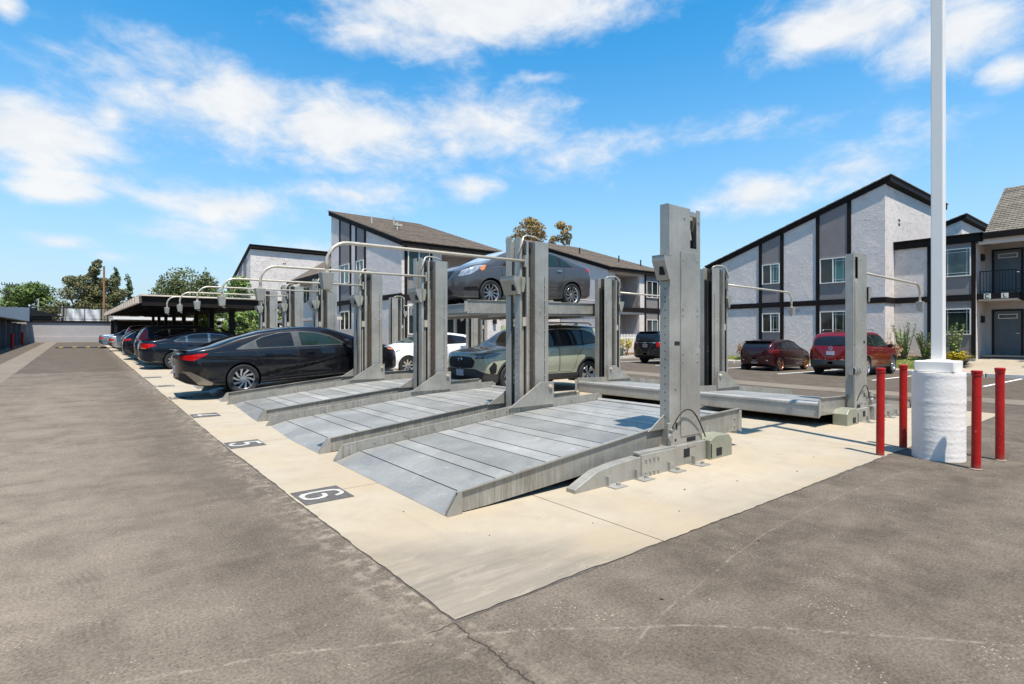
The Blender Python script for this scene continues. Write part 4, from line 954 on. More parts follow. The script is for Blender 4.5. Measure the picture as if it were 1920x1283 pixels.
# right building, tall gabled block
SL = .345
R = shed('tall pale stucco apartment block with slanted dark roof edge behind the red cars', 31.0, 40.5, 9.57, 19.1, 5.72, 9.0, 'y0', .65, SHING)
zt = lambda y: 9.0-(y-9.57)*(3.28/9.53)
for (a, b, wins) in ((11.16, 12.68, ((4.30, 5.62), (1.50, 2.82))), (14.58, 15.82, ((4.50, 5.63), (1.74, 2.82)))):
    slantpanel(R, 31.0, a, b, 3.44, zt(a), zt(b), .002, .022, PANEL, 'wall_panel'); panel(R, 'x', 31.0, a, b, .5, 3.16)
    for q in (a, b):
        slantpanel(R, 31.0, q-.09, q+.09, 3.45, zt(q-.09), zt(q+.09), 0, .055, TRIM, 'trim_board'); trim(R, 'x', 31.0, q-.09, q+.09, .5, 3.15, .055)
    for (z0, z1) in wins:
        window(R, 'x', 30.977, a+.12, b-.12, z0, z1, PANE4 if z0 > 3 else PANE3, PANE2)
        trim(R, 'x', 31.02, a+.1, b-.1, z0-.12, z0-.002, .03) if z0 < 3 else None
trim(R, 'x', 31.0, 9.5, 19.15, 3.16, 3.44, .06, 'storey_band'); trim(R, 'y', 9.57, 31.0, 32.25, 3.16, 3.44, .06, 'storey_band')
vents(R, 9.57, 32.9, 7.2)
m = MB(); m.box(30.75, 30.99, 17.9, 18.25, 3.5, 3.75); m.box(30.85, 30.99, 18.5, 18.7, 3.2, 3.8); m.build('wall_lamp', PIPE, R)
m = MB(); m.box(30.985, 30.998, 13.6, 14.1, 2.85, 3.0); m.build('wall_vent', PANELD, R)
# second block behind it
R2 = shed('far stucco gable rising over the lower wing right of the white pole', 44.9, 51.8, 9.57, 19, 5.9, 9.05, 'y0', .8, SHING); vents(R2, 9.57, 46.6, 7.4)
# window wing and porch
Wg = thing('apartment_wing', 'lower stucco wing with grey panels, porch and balcony at the right edge', 'building', (0, 0, 0), group='two-storey apartment buildings')
MB().box(32.3, 32.5, 6.37, 9.565, -.4, 6.0).build('front_wall', STUC, Wg)
MB().box(32.501, 34.1, 6.371, 6.55, -.4, 5.98).build('side_wall', STUS, Wg)
MB().box(34.101, 34.3, 3.2, 6.55, .60, 3.2).build('porch_wall', PANELD, Wg); MB().box(34.101, 34.3, 3.2, 6.55, 3.2, 6.0).build('porch_wall', PANELD, Wg)
MB().box(34.3, 34.5, -9, 6.5, -.4, 6.0).build('porch_wall', PANELD, Wg)
MB().box(33.9, 34.12, -9, 4.6, .3, 6.0).build('side_wall', STUC, Wg)
MB().box(32.2, 32.29, 6.2, 9.56, 5.86, 6.22).build('fascia', TRIM, Wg); MB().box(32.1, 33.2, 6.1, 9.56, 6.22, 6.25).build('fascia_cap', TRIM, Wg)
MB().box(32.3, 33.9, 6.12, 6.37, 5.86, 6.2).build('fascia', TRIM, Wg)
panel(Wg, 'x', 32.3, 6.5, 8.05, 5.62, 5.85); panel(Wg, 'x', 32.3, 6.5, 8.05, 3.45, 4.3); panel(Wg, 'x', 32.3, 6.5, 8.05, 2.82, 3.15); panel(Wg, 'x', 32.3, 6.5, 8.05, .5, 1.55)
for q in (6.43, 8.1): trim(Wg, 'x', 32.3, q-.07, q+.09, .5, 5.85, .05)
trim(Wg, 'x', 32.3, 6.5, 9.56, 3.16, 3.44, .06, 'storey_band')
window(Wg, 'x', 32.28, 6.53, 8.0, 4.31, 5.62, PANE1, PANE1, split=.68); window(Wg, 'x', 32.28, 6.53, 8.0, 1.58, 2.80, PANE3, PANE2, split=.68)
# hip roof over the porch
m = MB(); o_ = .0
m.add([(32.2, 6.0, 6.2), (32.2, -12, 6.2), (36.4, -12, 8.95), (36.4, 6.0, 8.95), (40.6, -12, 6.2), (40.6, 6.0, 6.2)], [(0, 3, 2, 1), (3, 5, 4, 2), (0, 5, 3)]); o = m.build('roof', SHING2, Wg); uv = o.data.uv_layers.new(name='UVMap')
for l in o.data.loops: v = o.data.vertices[l.vertex_index].co; uv.data[l.index].uv = (v.y, (v.x-32.2)*1.2)
m = MB()
for k in range(24):
    f = k/24; g = (k+.95)/24; a = (32.2+4.2*f, 6.2+2.75*f); b = (32.2+4.2*g, 6.2+2.75*g)
    m.hexa([(a[0], -12, a[1]+.002), (b[0], -12, b[1]+.002), (b[0], 6.03, b[1]+.002), (a[0], 6.03, a[1]+.002), (a[0], -12, a[1]+.035), (b[0], -12, b[1]+.008), (b[0], 6.03, b[1]+.008), (a[0], 6.03, a[1]+.035)])
o = m.build('shingle_course', SHING2, Wg); o['kind'] = 'stuff'; uv = o.data.uv_layers.new(name='UVMap')
for l in o.data.loops: v = o.data.vertices[l.vertex_index].co; uv.data[l.index].uv = (v.y, (v.x-32.2)*1.2)
MB().box(32.15, 32.35, -12, 6.1, 5.95, 6.19).build('fascia', TRIM, Wg); MB().box(32.36, 32.6, -12, 6.3, 5.72, 5.98).build('porch_beam', STUS, Wg)
MB().box(32.601, 34.2, -9, 6.36, 5.9, 5.95).build('porch_ceiling', STUS, Wg)
def door(z0):
    m = MB(); y0, y1 = 5.0, 6.12
    fb(m, 'x', 34.1, y0, y0+.09, z0, z0+2.15, 0, .05); fb(m, 'x', 34.1, y1-.09, y1, z0, z0+2.15, 0, .05); fb(m, 'x', 34.1, y0+.09, y1-.09, z0+2.07, z0+2.15, 0, .05); m.build('door_frame', BLACKM, Wg)
    m = MB(); fb(m, 'x', 34.1, y0+.091, y1-.091, z0+.03, z0+2.069, .001, .03); d = m.build('door', DOORP, Wg)
    for (a, b, c, e) in ((.18, .42, .25, .9), (.52, .76, .25, .9), (.18, .42, 1.0, 1.55), (.52, .76, 1.0, 1.55)):
        m = MB(); fb(m, 'x', 34.1, y0+.09+a, y0+.09+b, z0+c, z0+e, .0305, .042); m.build('door_panel', DOORP, d, bevel=.008)
    m = MB(); a, b, c, e = .12, .80, 1.72, 1.93
    for q in ((a, b, c, c+.03), (a, b, e-.03, e), (a, a+.03, c+.03, e-.03), (b-.03, b, c+.03, e-.03)): fb(m, 'x', 34.1, y0+.09+q[0], y0+.09+q[1], z0+q[2], z0+q[3], .0305, .045)
    m.build('transom_frame', WFRAME, d); m = MB(); fb(m, 'x', 34.1, y0+.09+a+.03, y0+.09+b-.03, z0+c+.03, z0+e-.03, .0305, .036); m.build('transom_pane', PANE2, d)
    m = MB(); fb(m, 'x', 34.1, y0+.13, y0+.16, z0+1.0, z0+1.05, .0305, .09); fb(m, 'x', 34.1, y0+.13, y0+.27, z0+1.015, z0+1.04, .0905, .11); m.build('handle', CHROME, d)
door(.62); door(3.47)
m = MB(); m.box(32.42, 34.1, 4.9, 6.36, 3.2, 3.46); m.build('balcony_slab', TRIM, Wg); MB().box(32.45, 34.1, 4.95, 6.3, 3.15, 3.199).build('balcony_soffit', STUS, Wg)
MB().box(33.0, 34.1, 3.2, 6.3, .56, .62).build('porch_step', CONC2, Wg)
m = MB(); xr = 32.46
for y in (6.25, 5.02): m.box(xr, xr+.04, y-.02, y+.02, 3.46, 4.5)
m.box(xr, xr+.04, 5.04, 6.23, 4.46, 4.5); m.box(xr, xr+.04, 5.04, 6.23, 3.54, 3.57)
for k in range(1, 11): y = 5.03+k*1.21/11; m.box(xr+.012, xr+.028, y-.008, y+.008, 3.57, 4.46)
m.build('railing', BLACKM, Wg)
# stair flight going down towards the camera side
m = MB(); m.prism([(4.9, 3.44), (4.9, 3.14), (.9, .62), (.9, .92)], 'x', 32.5, 32.56); m.prism([(4.9, 3.44), (4.9, 3.14), (.9, .62), (.9, .92)], 'x', 33.5, 33.56)
for k in range(14): m.box(32.56, 33.5, 4.9-.285*(k+1), 4.9-.285*k, 3.25-.185*k, 3.29-.185*k)
m.build('stair_flight', TRIM, Wg)
m = MB(); m.prism([(4.98, 4.46), (4.98, 4.42), (1.0, 1.86), (1.0, 1.90)], 'x', 32.5, 32.54); m.prism([(4.98, 3.66), (4.98, 3.62), (1.0, 1.06), (1.0, 1.10)], 'x', 32.5, 32.54)
for k in range(26): y = 4.9-k*.15; z = 3.6-(4.9-y)*.643; m.box(32.51, 32.53, y-.008, y+.008, z, z+.82)
for y, z in ((4.55, 3.4), (3.2, 2.4)): m.box(32.49, 32.55, y-.03, y+.03, z-.3, z+1.05)
m.build('stair_railing', BLACKM, Wg)
for (z, nm) in ((5.05, ''), (2.15, '')):
    m = MB(); m.box(33.2, 33.4, 6.25, 6.37, z, z+.32); m.build('porch_lantern', BLACKM, Wg); m = MB(); m.box(33.23, 33.37, 6.23, 6.2495, z+.05, z+.26); m.build('lantern_glass', PANE2, Wg)
# letter plates on the slab edge
PLATE = pm('cream_plate', (.66, .62, .52), .6)
def stroke(m, x, quads, cy, cz, s):
    for (u0, v0, u1, v1) in quads: m.box(x-.004, x-.001, cy-u1*s, cy-u0*s, cz+v0*s, cz+v1*s)
for (cy, quads) in ((5.98, ((-.3, -.5, .35, -.32), (-.3, .32, .35, .5), (-.45, -.5, -.27, .5))), (5.38, ((-.3, -.5, .35, -.32), (-.3, -.32, -.12, .5)))):
    m = MB(); m.box(32.395, 32.418, cy-.12, cy+.12, 3.22, 3.45); pl = m.build('letter_plate', PLATE, Wg)
    m = MB(); stroke(m, 32.395, quads, cy, 3.335, .17); m.build('letter', BLACKM, pl)
# middle building
B = .85
M1 = shed('middle apartment building with brown shingle roof sloping to the right behind the lifts', 12.5, 18.7, 24.6, 34.3, 6.05, 9.15, 'y1', B, SHING,
          rec=[(14.8, 17.75, 3.6, 5.9, 1.5), (14.8, 17.75, .85, 3.1, 1.5)])
z1 = lambda y: 6.05+(y-24.6)*(3.1/9.7)
for (a, b) in ((29.0, 30.25), (31.1, 32.75)):
    slantpanel(M1, 12.5, a, b, 3.66, z1(a), z1(b), .002, .022, PANEL, 'wall_panel'); panel(M1, 'x', 12.5, a, b, .5, 3.4)
    for q in (a, b):
        slantpanel(M1, 12.5, q-.09, q+.09, 3.66, z1(q-.09), z1(q+.09), 0, .055, TRIM, 'trim_board'); trim(M1, 'x', 12.5, q-.09, q+.09, .5, 3.4, .055)
    window(M1, 'x', 12.475, a+.1, b-.1, 4.66, 5.82, PANE4, PANE3, grid=False); window(M1, 'x', 12.475, a+.1, b-.1, 1.9, 3.0, PANE3, PANE2, grid=False)
trim(M1, 'x', 12.5, 24.55, 34.3, 3.4, 3.66, .06, 'storey_band'); trim(M1, 'y', 24.6, 12.5, 14.7, 3.3, 3.6, .06, 'storey_band'); trim(M1, 'y', 24.6, 14.7, 18.72, 3.3, 3.59, .06, 'storey_band')
for q in (12.72, 14.15): trim(M1, 'y', 24.6, q-.07, q+.07, .8, 6.0, .05)
panel(M1, 'y', 24.6, 12.8, 14.1, 3.61, 4.5)
window(M1, 'y', 24.58, 12.82, 14.06, 4.5, 5.85, PANE3, PANE1, grid=False); window(M1, 'y', 24.58, 12.82, 14.06, 1.6, 3.0, PANE3, PANE2, grid=False)
window(M1, 'y', 26.1, 14.95, 16.1, 4.3, 5.7, PANE4, PANE4, grid=False); window(M1, 'y', 26.1, 15.0, 16.5, 1.0, 2.9, PANE3, PANE3, grid=False)
m = MB(); m.box(16.4, 17.1, 25.95, 26.09, 4.6, 5.15)
m.build('air_conditioner', WFRAME, M1); m = MB(); m.box(16.45, 17.05, 25.93, 25.949, 4.66, 5.1); m.build('air_grille', BLACKM, M1)
m = MB(); m.box(17.2, 17.7, 26.05, 26.09, 3.6, 5.6); m.box(16.7, 17.5, 26.05, 26.09, .9, 2.95); m.build('door', BLACKM, M1)
m = MB(); m.box(18.1, 18.3, 24.45, 24.59, 2.2, 2.55); m.build('wall_lamp', BLACKM, M1)
m = MB()
for (x, y) in ((13.4, 30.2), (14.2, 28.5), (15.6, 31.8)): m.cyl((x, y), .05, z1(y)+.2, z1(y)+.75, 8)
m.build('roof_vent_pipe', PIPE, M1)
m = MB(); y = 28.6; m.box(14.0, 14.5, y-.15, y+.15, z1(y)+.5, z1(y)+.62); m.cyl((14.25, y), .07, z1(y)+.2, z1(y)+.5, 8); m.build('roof_cowl', PIPE, M1)
# building behind to the left (white end wall)
M0 = shed('distant white stucco building with black slanted roof line at the left', 12.3, 24, 54.5, 64, 6.4, 9.6, 'y0', 1.3, SHING); vents(M0, 54.5, 15.2, 8.2)
for q in (56, 58): slantpanel(M0, 12.3, q, q+1.1, 4, 9.6-(q-54.5)*.337, 9.6-(q+1.1-54.5)*.337, .002, .03, PANEL, 'wall_panel')
# gabled centre block between them
C = thing('apartment_building', 'block with brown roof sloping down to the left beside the distant white building', 'building', (0, 0, 0), group='two-storey apartment buildings')
MB().box(12.9, 20.5, 36, 42, -.2, 5.7).build('block_wall', STUC, C)
m = MB(); m.add([(12.2, 35.6, 5.6), (12.2, 42.4, 5.6), (16.7, 42.4, 8.5), (16.7, 35.6, 8.5), (21.2, 35.6, 5.6), (21.2, 42.4, 5.6)], [(0, 3, 2, 1), (3, 4, 5, 2), (0, 4, 3), (1, 2, 5)]); o = m.build('roof', SHING, C); uv = o.data.uv_layers.new(name='UVMap')
for l in o.data.loops: v = o.data.vertices[l.vertex_index].co; uv.data[l.index].uv = (v.y, v.x*1.2)
m = MB(); m.box(12.1, 12.3, 35.5, 42.5, 5.3, 5.6); m.build('fascia', TRIM, C)
window(C, 'x', 12.9, 37, 38.4, 3.9, 5.1, PANE3, PANE2, grid=False); window(C, 'x', 12.9, 39.6, 41, 3.9, 5.1, PANE3, PANE2, grid=False)
# right-middle building
M2 = shed('apartment building with balcony and brown roof between the raised gray car and the near post', 28.5, 35.2, 25.3, 34.8, 6.1, 9.2, 'y1', B, SHING, STUS,
          rec=[(29.2, 31.9, 3.6, 5.9, 1.6), (29.2, 31.9, .85, 3.1, 1.6)])
trim(M2, 'y', 25.3, 28.5, 32.2, 3.25, 3.59, .07, 'storey_band'); trim(M2, 'y', 25.3, 32.2, 35.2, 3.25, 3.59, .06, 'storey_band'); trim(M2, 'x', 28.5, 25.3, 34.8, 3.25, 3.59, .06, 'storey_band')
for q in (32.55, 34.1): trim(M2, 'y', 25.3, q-.08, q+.08, .8, 6.05, .05)
panel(M2, 'y', 25.3, 32.63, 34.02, 3.6, 4.35); panel(M2, 'y', 25.3, 32.63, 34.02, .8, 1.5); panel(M2, 'y', 25.3, 32.63, 34.02, 2.75, 3.24); panel(M2, 'y', 25.3, 32.63, 34.02, 5.6, 6.05)
window(M2, 'y', 25.28, 32.66, 33.99, 4.36, 5.6, PANE2, PANE3, grid=False); window(M2, 'y', 25.28, 32.66, 33.99, 1.5, 2.74, PANE2, PANE1, grid=False)
window(M2, 'y', 26.9, 29.3, 31.0, 3.62, 5.6, PANE3, PANE3, grid=False); window(M2, 'y', 26.9, 29.3, 31.0, .87, 2.9, PANE1, PANE3, grid=False)
m = MB(); m.box(31.35, 31.6, 26.78, 26.89, 4.8, 5.1); m.box(31.35, 31.6, 26.78, 26.89, 2.0, 2.3); m.build('porch_lantern', BLACKM, M2)
m = MB(); m.box(29.2, 31.9, 25.22, 25.26, 4.56, 4.6); m.box(29.2, 31.9, 25.22, 25.26, 3.62, 3.66)
for k in range(28): x = 29.2+2.68*k/27; m.box(x, x+.018, 25.23, 25.25, 3.66, 4.56)
m.build('railing', BLACKM, M2)
m = MB()
for (x, y) in ((30.5, 30), (32.8, 28), (34.2, 27.0)): zz = 6.1+(y-25.3)*.326; m.cyl((x, y), .05, zz+.2, zz+.8, 8)
m.build('roof_vent_pipe', BLACKM, M2)
# low wall and hedge between the two
GW = thing('garden_wall', 'low pale stucco wall with hedge in front, seen over the green suv', 'wall'); MB().box(19.2, 28.4, 30, 30.2, .3, 2.9).build('wall_body', STUC, GW); MB().box(22.0, 22.7, 29.96, 29.999, 1.7, 2.5).build('wall_niche', PANELD, GW)
hd = thing('hedge', 'clipped green hedge showing above the green suv roof', 'hedge', (0, 0, 0)); crown_obj([(x, 27.0, 1.35, .8, .6, .95) for x in np.arange(20, 27.5, .7)], 7000, .12, LEAFL, hd, 5, 'foliage'); MB().box(19.8, 27.8, 26.9, 27.1, .4, 1.6).build('stem', BARK, hd)
# picket fences
def picket(x0, x1, y, z, lab):
    t = thing('picket_fence', lab, 'fence', (0, 0, 0), group='white picket fences'); m = MB(); n = int((x1-x0)/.16)
    for k in range(n): x = x0+k*.16; m.prism([(x, z), (x+.09, z), (x+.09, z+.85), (x+.045, z+.92), (x, z+.85)], 'y', y, y+.02)
    m.build('picket', WHITEP, t, kind='stuff'); m = MB(); m.box(x0, x1, y+.021, y+.05, z+.2, z+.28); m.box(x0, x1, y+.021, y+.05, z+.62, z+.70); m.build('rail', WHITEP, t)
picket(17.6, 20.5, 24.0, .55, 'white picket fence behind yellow flowers by the middle building'); picket(26.6, 31.6, 24.3, .75, 'white picket fence left of the black suv')
# plants
def G(x, y): return max(berm(x, y), .3) if x > 30 else gz(x, 22.8)+.13+max(0, y-23.9)*.12
YF = 'yellow flowering plants'
for i, (x, y) in enumerate(((17.5, 23.7), (18.3, 23.65), (19.0, 23.7), (19.8, 23.7))): shrub(x, y, G(x, y), .75, .5, LEAFY, ['yellow flower bush at the foot of the left picket fence', 'yellow flower clump second from left by the middle building fence', 'yellow flower clump near the front tyre of the green suv', 'yellow flower clump right end by the left fence'][i], 500, .10, 40+i, group=YF, name='flower_bush', cat='bush')
for i, (x, y, lab) in enumerate(((26.7, 23.9, 'yellow green bush against the right fence, left of the agave'), (28.8, 23.9, 'yellow green bush beside the black suv'), (27.3, 23.8, 'low yellow bush between fence and agave'))): shrub(x, y, G(x, y), 1.15 if i < 2 else .8, .6, LEAFY, lab, 620, .10, 50+i, group=YF, name='flower_bush', cat='bush')
shrub(27.9, 23.7, G(27.9, 23.7), 1.2, .75, LEAFG, 'grey green spiky agave between yellow bushes left of the black suv', 26, .9, 60, 'spiky', name='agave', cat='plant')
shrub(30.6, 16.7, berm(30.6, 16.7), 1.0, .5, LEAFB, 'dry orange shrub by the wall left of the maroon hatchback', 700, .08, 61)
shrub(30.6, 18.3, berm(30.6, 18.3), .55, .4, LEAFL, 'small light green plant by the wall far left of the lawn', 300, .08, 62)
shrub(30.9, 9.2, berm(30.9, 9.2), 1.1, .62, LEAFB, 'dry orange brown shrub right of the red suv', 900, .08, 63)
shrub(31.5, 8.9, berm(31.5, 8.9), 1.75, .62, LEAFL, 'tall upright green shrub left of the white pole', 1500, .085, 64, 'upright')
shrub(31.5, 8.05, berm(31.5, 8.05), 1.35, .5, LEAF, 'shorter upright green shrub just left of the white pole', 1200, .085, 65, 'upright')
shrub(31.4, 6.95, berm(31.4, 6.95), 1.75, .5, LEAFL, 'upright shrub with yellow leaves below the right window', 1100, .085, 66, 'upright')
shrub(31.2, 6.85, berm(31.2, 6.85), .75, .95, LEAFY, 'spiky yellow striped grass clump below the right window', 240, .25, 67, 'spiky', name='grass_clump', cat='plant')
shrub(31.6, 4.0, berm(31.6, 4.0)+.02, .5, .55, LEAFY, 'low yellow flower mound on gravel before the porch', 800, .09, 68, name='flower_bush', cat='bush')
shrub(32.5, 4.6, .62, .7, .25, LEAFB, 'small brownish potted plant beside the lower front door', 200, .07, 69)
for i, (p_, d, z, h, rw) in enumerate(((452, 44, .5, 5.8, 1.2), (540, 46, .5, 5.3, .9), (650, 40, .6, 3.6, 1.0), (1330, 33, .5, 2, .5))[:3]):
    x, y = at(p_, d); tree(x, y, z, h, rw, LEAFL, ['slender light green tree beside the far white building', 'leafy light tree behind the far lift posts', 'small leafy tree in the courtyard behind the black sedan'][i], 'round', 1500, .2, 80+i, .06, cb=.4, group='young courtyard trees')
for i, p_ in enumerate((446, 476, 386)):
    x, y = at(p_, 37); tree(x, y, gz(x, y), 2.9, .8, LEAFL, ['bright green young tree in a planter right of the first carport post', 'bright green young tree behind the farthest lift post', 'green young tree seen dimly between the carport posts'][i], 'round', 1100, .15, 90+i, .04, cb=.35, group='young trees behind the carport')
# ------------------------------------------------------------ carport left
FASC = pm('carport_fascia', (.56, .46, .37), .6, 0, .1, 2); ROOFM = pm('carport_roof_steel', (.35, .32, .30), .6, 0, .1, 2)
CP = thing('carport', 'long flat-roofed open carport with black steel posts over the parked cars at left', 'carport')
def slope_box(m, x0, x1, y0, y1, za, zb):
    d = .016*(y1-y0); m.hexa([(x0, y0, za), (x1, y0, za), (x1, y1, za+d), (x0, y1, za+d), (x0, y0, zb), (x1, y0, zb), (x1, y1, zb+d), (x0, y1, zb+d)])
cz = gz(0, 23.6)
m = MB(); slope_box(m, 1.75, 7.0, 23.65, 58, cz+2.62, cz+2.70); m.build('roof_deck', ROOFM, CP)
m = MB(); m.box(1.72, 7.0, 23.5, 23.6, cz+2.36, cz+2.70); m.build('front_beam', TRIM, CP)
m = MB(); m.box(1.70, 7.02, 23.42, 23.62, cz+2.705, cz+2.76); slope_box(m, 1.66, 1.74, 23.63, 58, cz+2.705, cz+2.76); m.build('roof_edge', FASC, CP)
m = MB(); slope_box(m, 1.68, 1.72, 23.63, 58, cz+2.46, cz+2.70); m.build('side_fascia', pm('side_fascia', (.10, .092, .08), .6), CP)
for k in range(26):
    y = 24.3+1.33*k; zz = cz+2.62+.016*(y-23.65); MB().box(1.55, 1.675, y-.2, y+.2, zz-.16, zz+.07).build('rafter_tail', FASC, CP)
for k in range(24):
    y = 24.0+1.45*k; zz = cz+2.6+.016*(y-23.65); MB().box(1.76, 6.9, y-.04, y+.04, zz-.14, zz).build('purlin', BLACKM, CP)
for k in range(8):
    y = 24.9+4.45*k; g = gz(4.9, y); zz = cz+2.46+.016*(y-23.65); MB().box(4.8, 5.0, y-.1, y+.1, g, zz).build('post', BLACKM, CP)
    MB().box(2.0, 6.8, y-.07, y+.07, zz-.0, zz+.0-.0+.001 if False else zz+.02).build('cross_beam', BLACKM, CP)
CP2 = thing('carport', 'second lower carport with white edge crossing the far end behind the parked cars', 'carport')
MB().box(2.3, 14, 61.0, 67, 3.05, 3.3).build('roof_edge', WHITEP, CP2); MB().box(2.3, 14, 66.5, 66.8, .8, 3.04).build('back_wall', BLACKM, CP2)
for x in (2.4, 6.4, 10.4): MB().box(x, x+.2, 61.2, 61.4, .8, 3.04).build('post', BLACKM, CP2)
CP3 = thing('carport', 'row of pale roof edges of another carport seen between the black posts', 'carport')
m = MB(); m.box(9.6, 10.4, 27, 58, 2.35, 2.5)
m.build('roof_edge', KERBM, CP3)
for k in range(7): MB().box(9.9, 10.05, 28+4.4*k, 28.15+4.4*k, .3, 2.34).build('post', BLACKM, CP3)
fn = thing('garden_wall', 'white wall behind the carport and the young green trees', 'wall'); MB().box(11.6, 11.8, 24.0, 50, .2, 1.9).build('wall_body', STUS, fn)
# ------------------------------------------------------------ end wall, garages, fence
EW = thing('end_wall', 'long grey painted block wall closing the far end of the lane', 'wall'); g = gz(0, 67)
MB().box(-3.7, 2.3, 67, 67.3, g-.2, 2.82).build('wall_body', WALLG, EW); MB().box(-3.7, 2.3, 66.86, 66.999, g-.2, g+.5).build('wall_plinth', WALLG, EW); MB().box(-3.75, 2.3, 66.9, 67.35, 2.8205, 3.0).build('wall_cap', TRIM, EW)
MB().box(-30, -3.71, 67, 67.3, g-.2, 2.8).build('wall_body', WALLG, EW)
GA = thing('garage_row', 'dark open garages with a pale parapet along the left edge', 'building')
def zl(y, a, b): return a+(b-a)*(y-38)/28.9
m = MB(); y0, y1 = 38, 66.9
m.hexa([(-3.95, y0, 2.62), (-3.7, y0, 2.62), (-3.7, y1, 2.88), (-3.95, y1, 2.88), (-3.95, y0, 3.0), (-3.7, y0, 3.0), (-3.7, y1, 4.15), (-3.95, y1, 4.15)]); m.hexa([(-3.95, -30, 2.2), (-3.7, -30, 2.2), (-3.7, y0-.002, 2.62), (-3.95, y0-.002, 2.62), (-3.95, -30, 2.6), (-3.7, -30, 2.6), (-3.7, y0-.002, 3.0), (-3.95, y0-.002, 3.0)]) if False else None; m.build('parapet', pm('parapet_paint', (.60, .56, .54), .8), GA)
m = MB(); m.hexa([(-10, y0, 2.5), (-3.96, y0, 2.5), (-3.96, y1, 2.8), (-10, y1, 2.8), (-10, y0, 2.6), (-3.96, y0, 2.6), (-3.96, y1, 2.9), (-10, y1, 2.9)]); m.build('roof_deck', TRIM, GA)
MB().box(-10, -9.8, y0, y1, 0, 2.55).build('back_wall', WALLG, GA)
for y in (40, 43.2, 47, 50.6, 54.4, 58.4, 62.6): MB().box(-9.79, -4.0, y-.08, y+.08, .3, 2.6).build('partition_wall', pm('garage_wall', (.12, .115, .12), .8), GA)
for (y, lab) in ((49.5, 'red bollard at the mouth of the left garages nearest the photo edge'), (58, 'far red bollard inside the shade by the garage partition')):
    b = thing('bollard', lab, 'bollard', (-3.62, y, gz(0, y)), group='red bollards by the garages'); MB().cyl((0, 0), .09, 0, 1.0, 14).build('pipe', REDP, b); MB().cyl((0, 0), .095, 1.0005, 1.03, 14).build('cap', REDP, b)
IF = thing('iron_fence', 'black iron picket fence standing on the far end wall', 'fence'); m = MB()
for k in range(58): x = -3.6+k*.1; m.box(x, x+.018, 67.1, 67.12, 3.03, 4.35)
m.build('picket', BLACKM, IF, kind='stuff'); m = MB(); m.box(-3.6, 2.2, 67.09, 67.13, 3.15, 3.19); m.box(-3.6, 2.2, 67.09, 67.13, 4.2, 4.24)
m.build('rail', BLACKM, IF)
for x in (-3.6, -1.3, .3, 2.1): MB().box(x-.04, x+.04, 67.05, 67.17, 3.0, 4.5).build('post', BLACKM, IF)
FB = thing('board_fence', 'pale weathered board fence top behind the iron fence', 'fence'); m = MB()
for k in range(26): x = -1.6+k*.26; m.box(x, x+.16, 73, 73.03, 3.0, 4.45+random.uniform(-.04, .04))
m.build('board', pm('old_board', (.26, .235, .18), .85), FB, kind='stuff'); MB().box(-1.6, 5, 73.05, 73.1, 3.5, 3.65).build('rail', BARK, FB)
TP = thing('tarpaulin', 'white tarpaulin hung behind the iron fence', 'tarpaulin'); V = []; nx = 20
for j in range(5):
    for i in range(nx+1): V.append((-1.1+2.6*i/nx, 69+.12*math.sin(i*.9+j)+.05*math.sin(i*2.3), 3.0+1.2*j/4+.04*math.sin(i*.7)*(j == 4)))
MB().add(V, [(j*(nx+1)+i, j*(nx+1)+i+1, (j+1)*(nx+1)+i+1, (j+1)*(nx+1)+i) for j in range(4) for i in range(nx)]).build('sheet', pm('tarp', (.62, .62, .60), .6), TP, smooth=True)
HS = thing('shed', 'dark low shed roof behind the left part of the iron fence', 'shed'); MB().box(-7, -2.3, 71, 72.8, 1, 3.5).build('shed_wall', TRIM, HS); MB().prism([(-7.4, 3.5), (-1.4, 3.5), (-4.5, 4.4)], 'y', 70.8, 72.95).build('roof', BLACKM, HS)
LH = thing('house', 'pale low wall and dark roof of a house beyond the carport corner', 'house'); x, y = at(212, 78); MB().box(x-.5, x+3, y, y+4, 1, 5.0).build('house_wall', STUS, LH); MB().box(x+1.8, x+8, y-.4, y+5, 5.0, 6.3).build('roof', TRIM, LH)
# unseen garages, apartment blocks and trees, added for cars and steel to reflect
GB = thing('garage_row', 'near garages continuing along the left side of the lane outside the photo', 'building')
MB().box(-12, -9.5, -30, 36, -.1, 2.9).build('wall_body', STUS, GB); MB().box(-9.5, -8.9, -30, 36, 2.3, 2.95).build('fascia', TRIM, GB)
for k in range(16): MB().box(-9.499, -9.45, -29+4*k, -26+4*k, 0, 2.2).build('garage_door', PANEL, GB)
M3 = shed('apartment block standing behind the photographer', -6, 10, -32, -22, 6.0, 9.2, 'y0', .2, SHING); M4 = shed('second apartment block behind the photographer to the right', 14, 30, -30, -20, 6.0, 9.2, 'y0', .2, SHING)
for mm in (M3, M4):
    x0 = -5 if mm is M3 else 15; yy = -22 if mm is M3 else -20
    for k in range(4):
        for z in (1.2, 4.2): MB().box(x0+3.6*k, x0+1.6+3.6*k, yy, yy+.04, z, z+1.3).build('window', PANE3, mm)
    MB().box(x0-1, x0+15, yy, yy+.05, 3.0, 3.3).build('storey_band', TRIM, mm)
for i, (x, y, h) in enumerate(((-16, -12, 9), (-15, 4, 8), (-16, 18, 9), (12, -24, 10), (34, -20, 9), (40, -8, 9))):
    tree(x, y, 0, h, 3.2, LEAF, ['leafy tree behind the near garages, nearest the camera', 'leafy tree behind the near garages, middle', 'leafy tree behind the near garages, farthest', 'leafy tree between the two blocks behind the photographer', 'leafy tree at the corner behind to the right', 'leafy tree right of the porch outside the photo'][i], 'round', 1500, .4, 200+i, .2, group='trees round the parking lot')
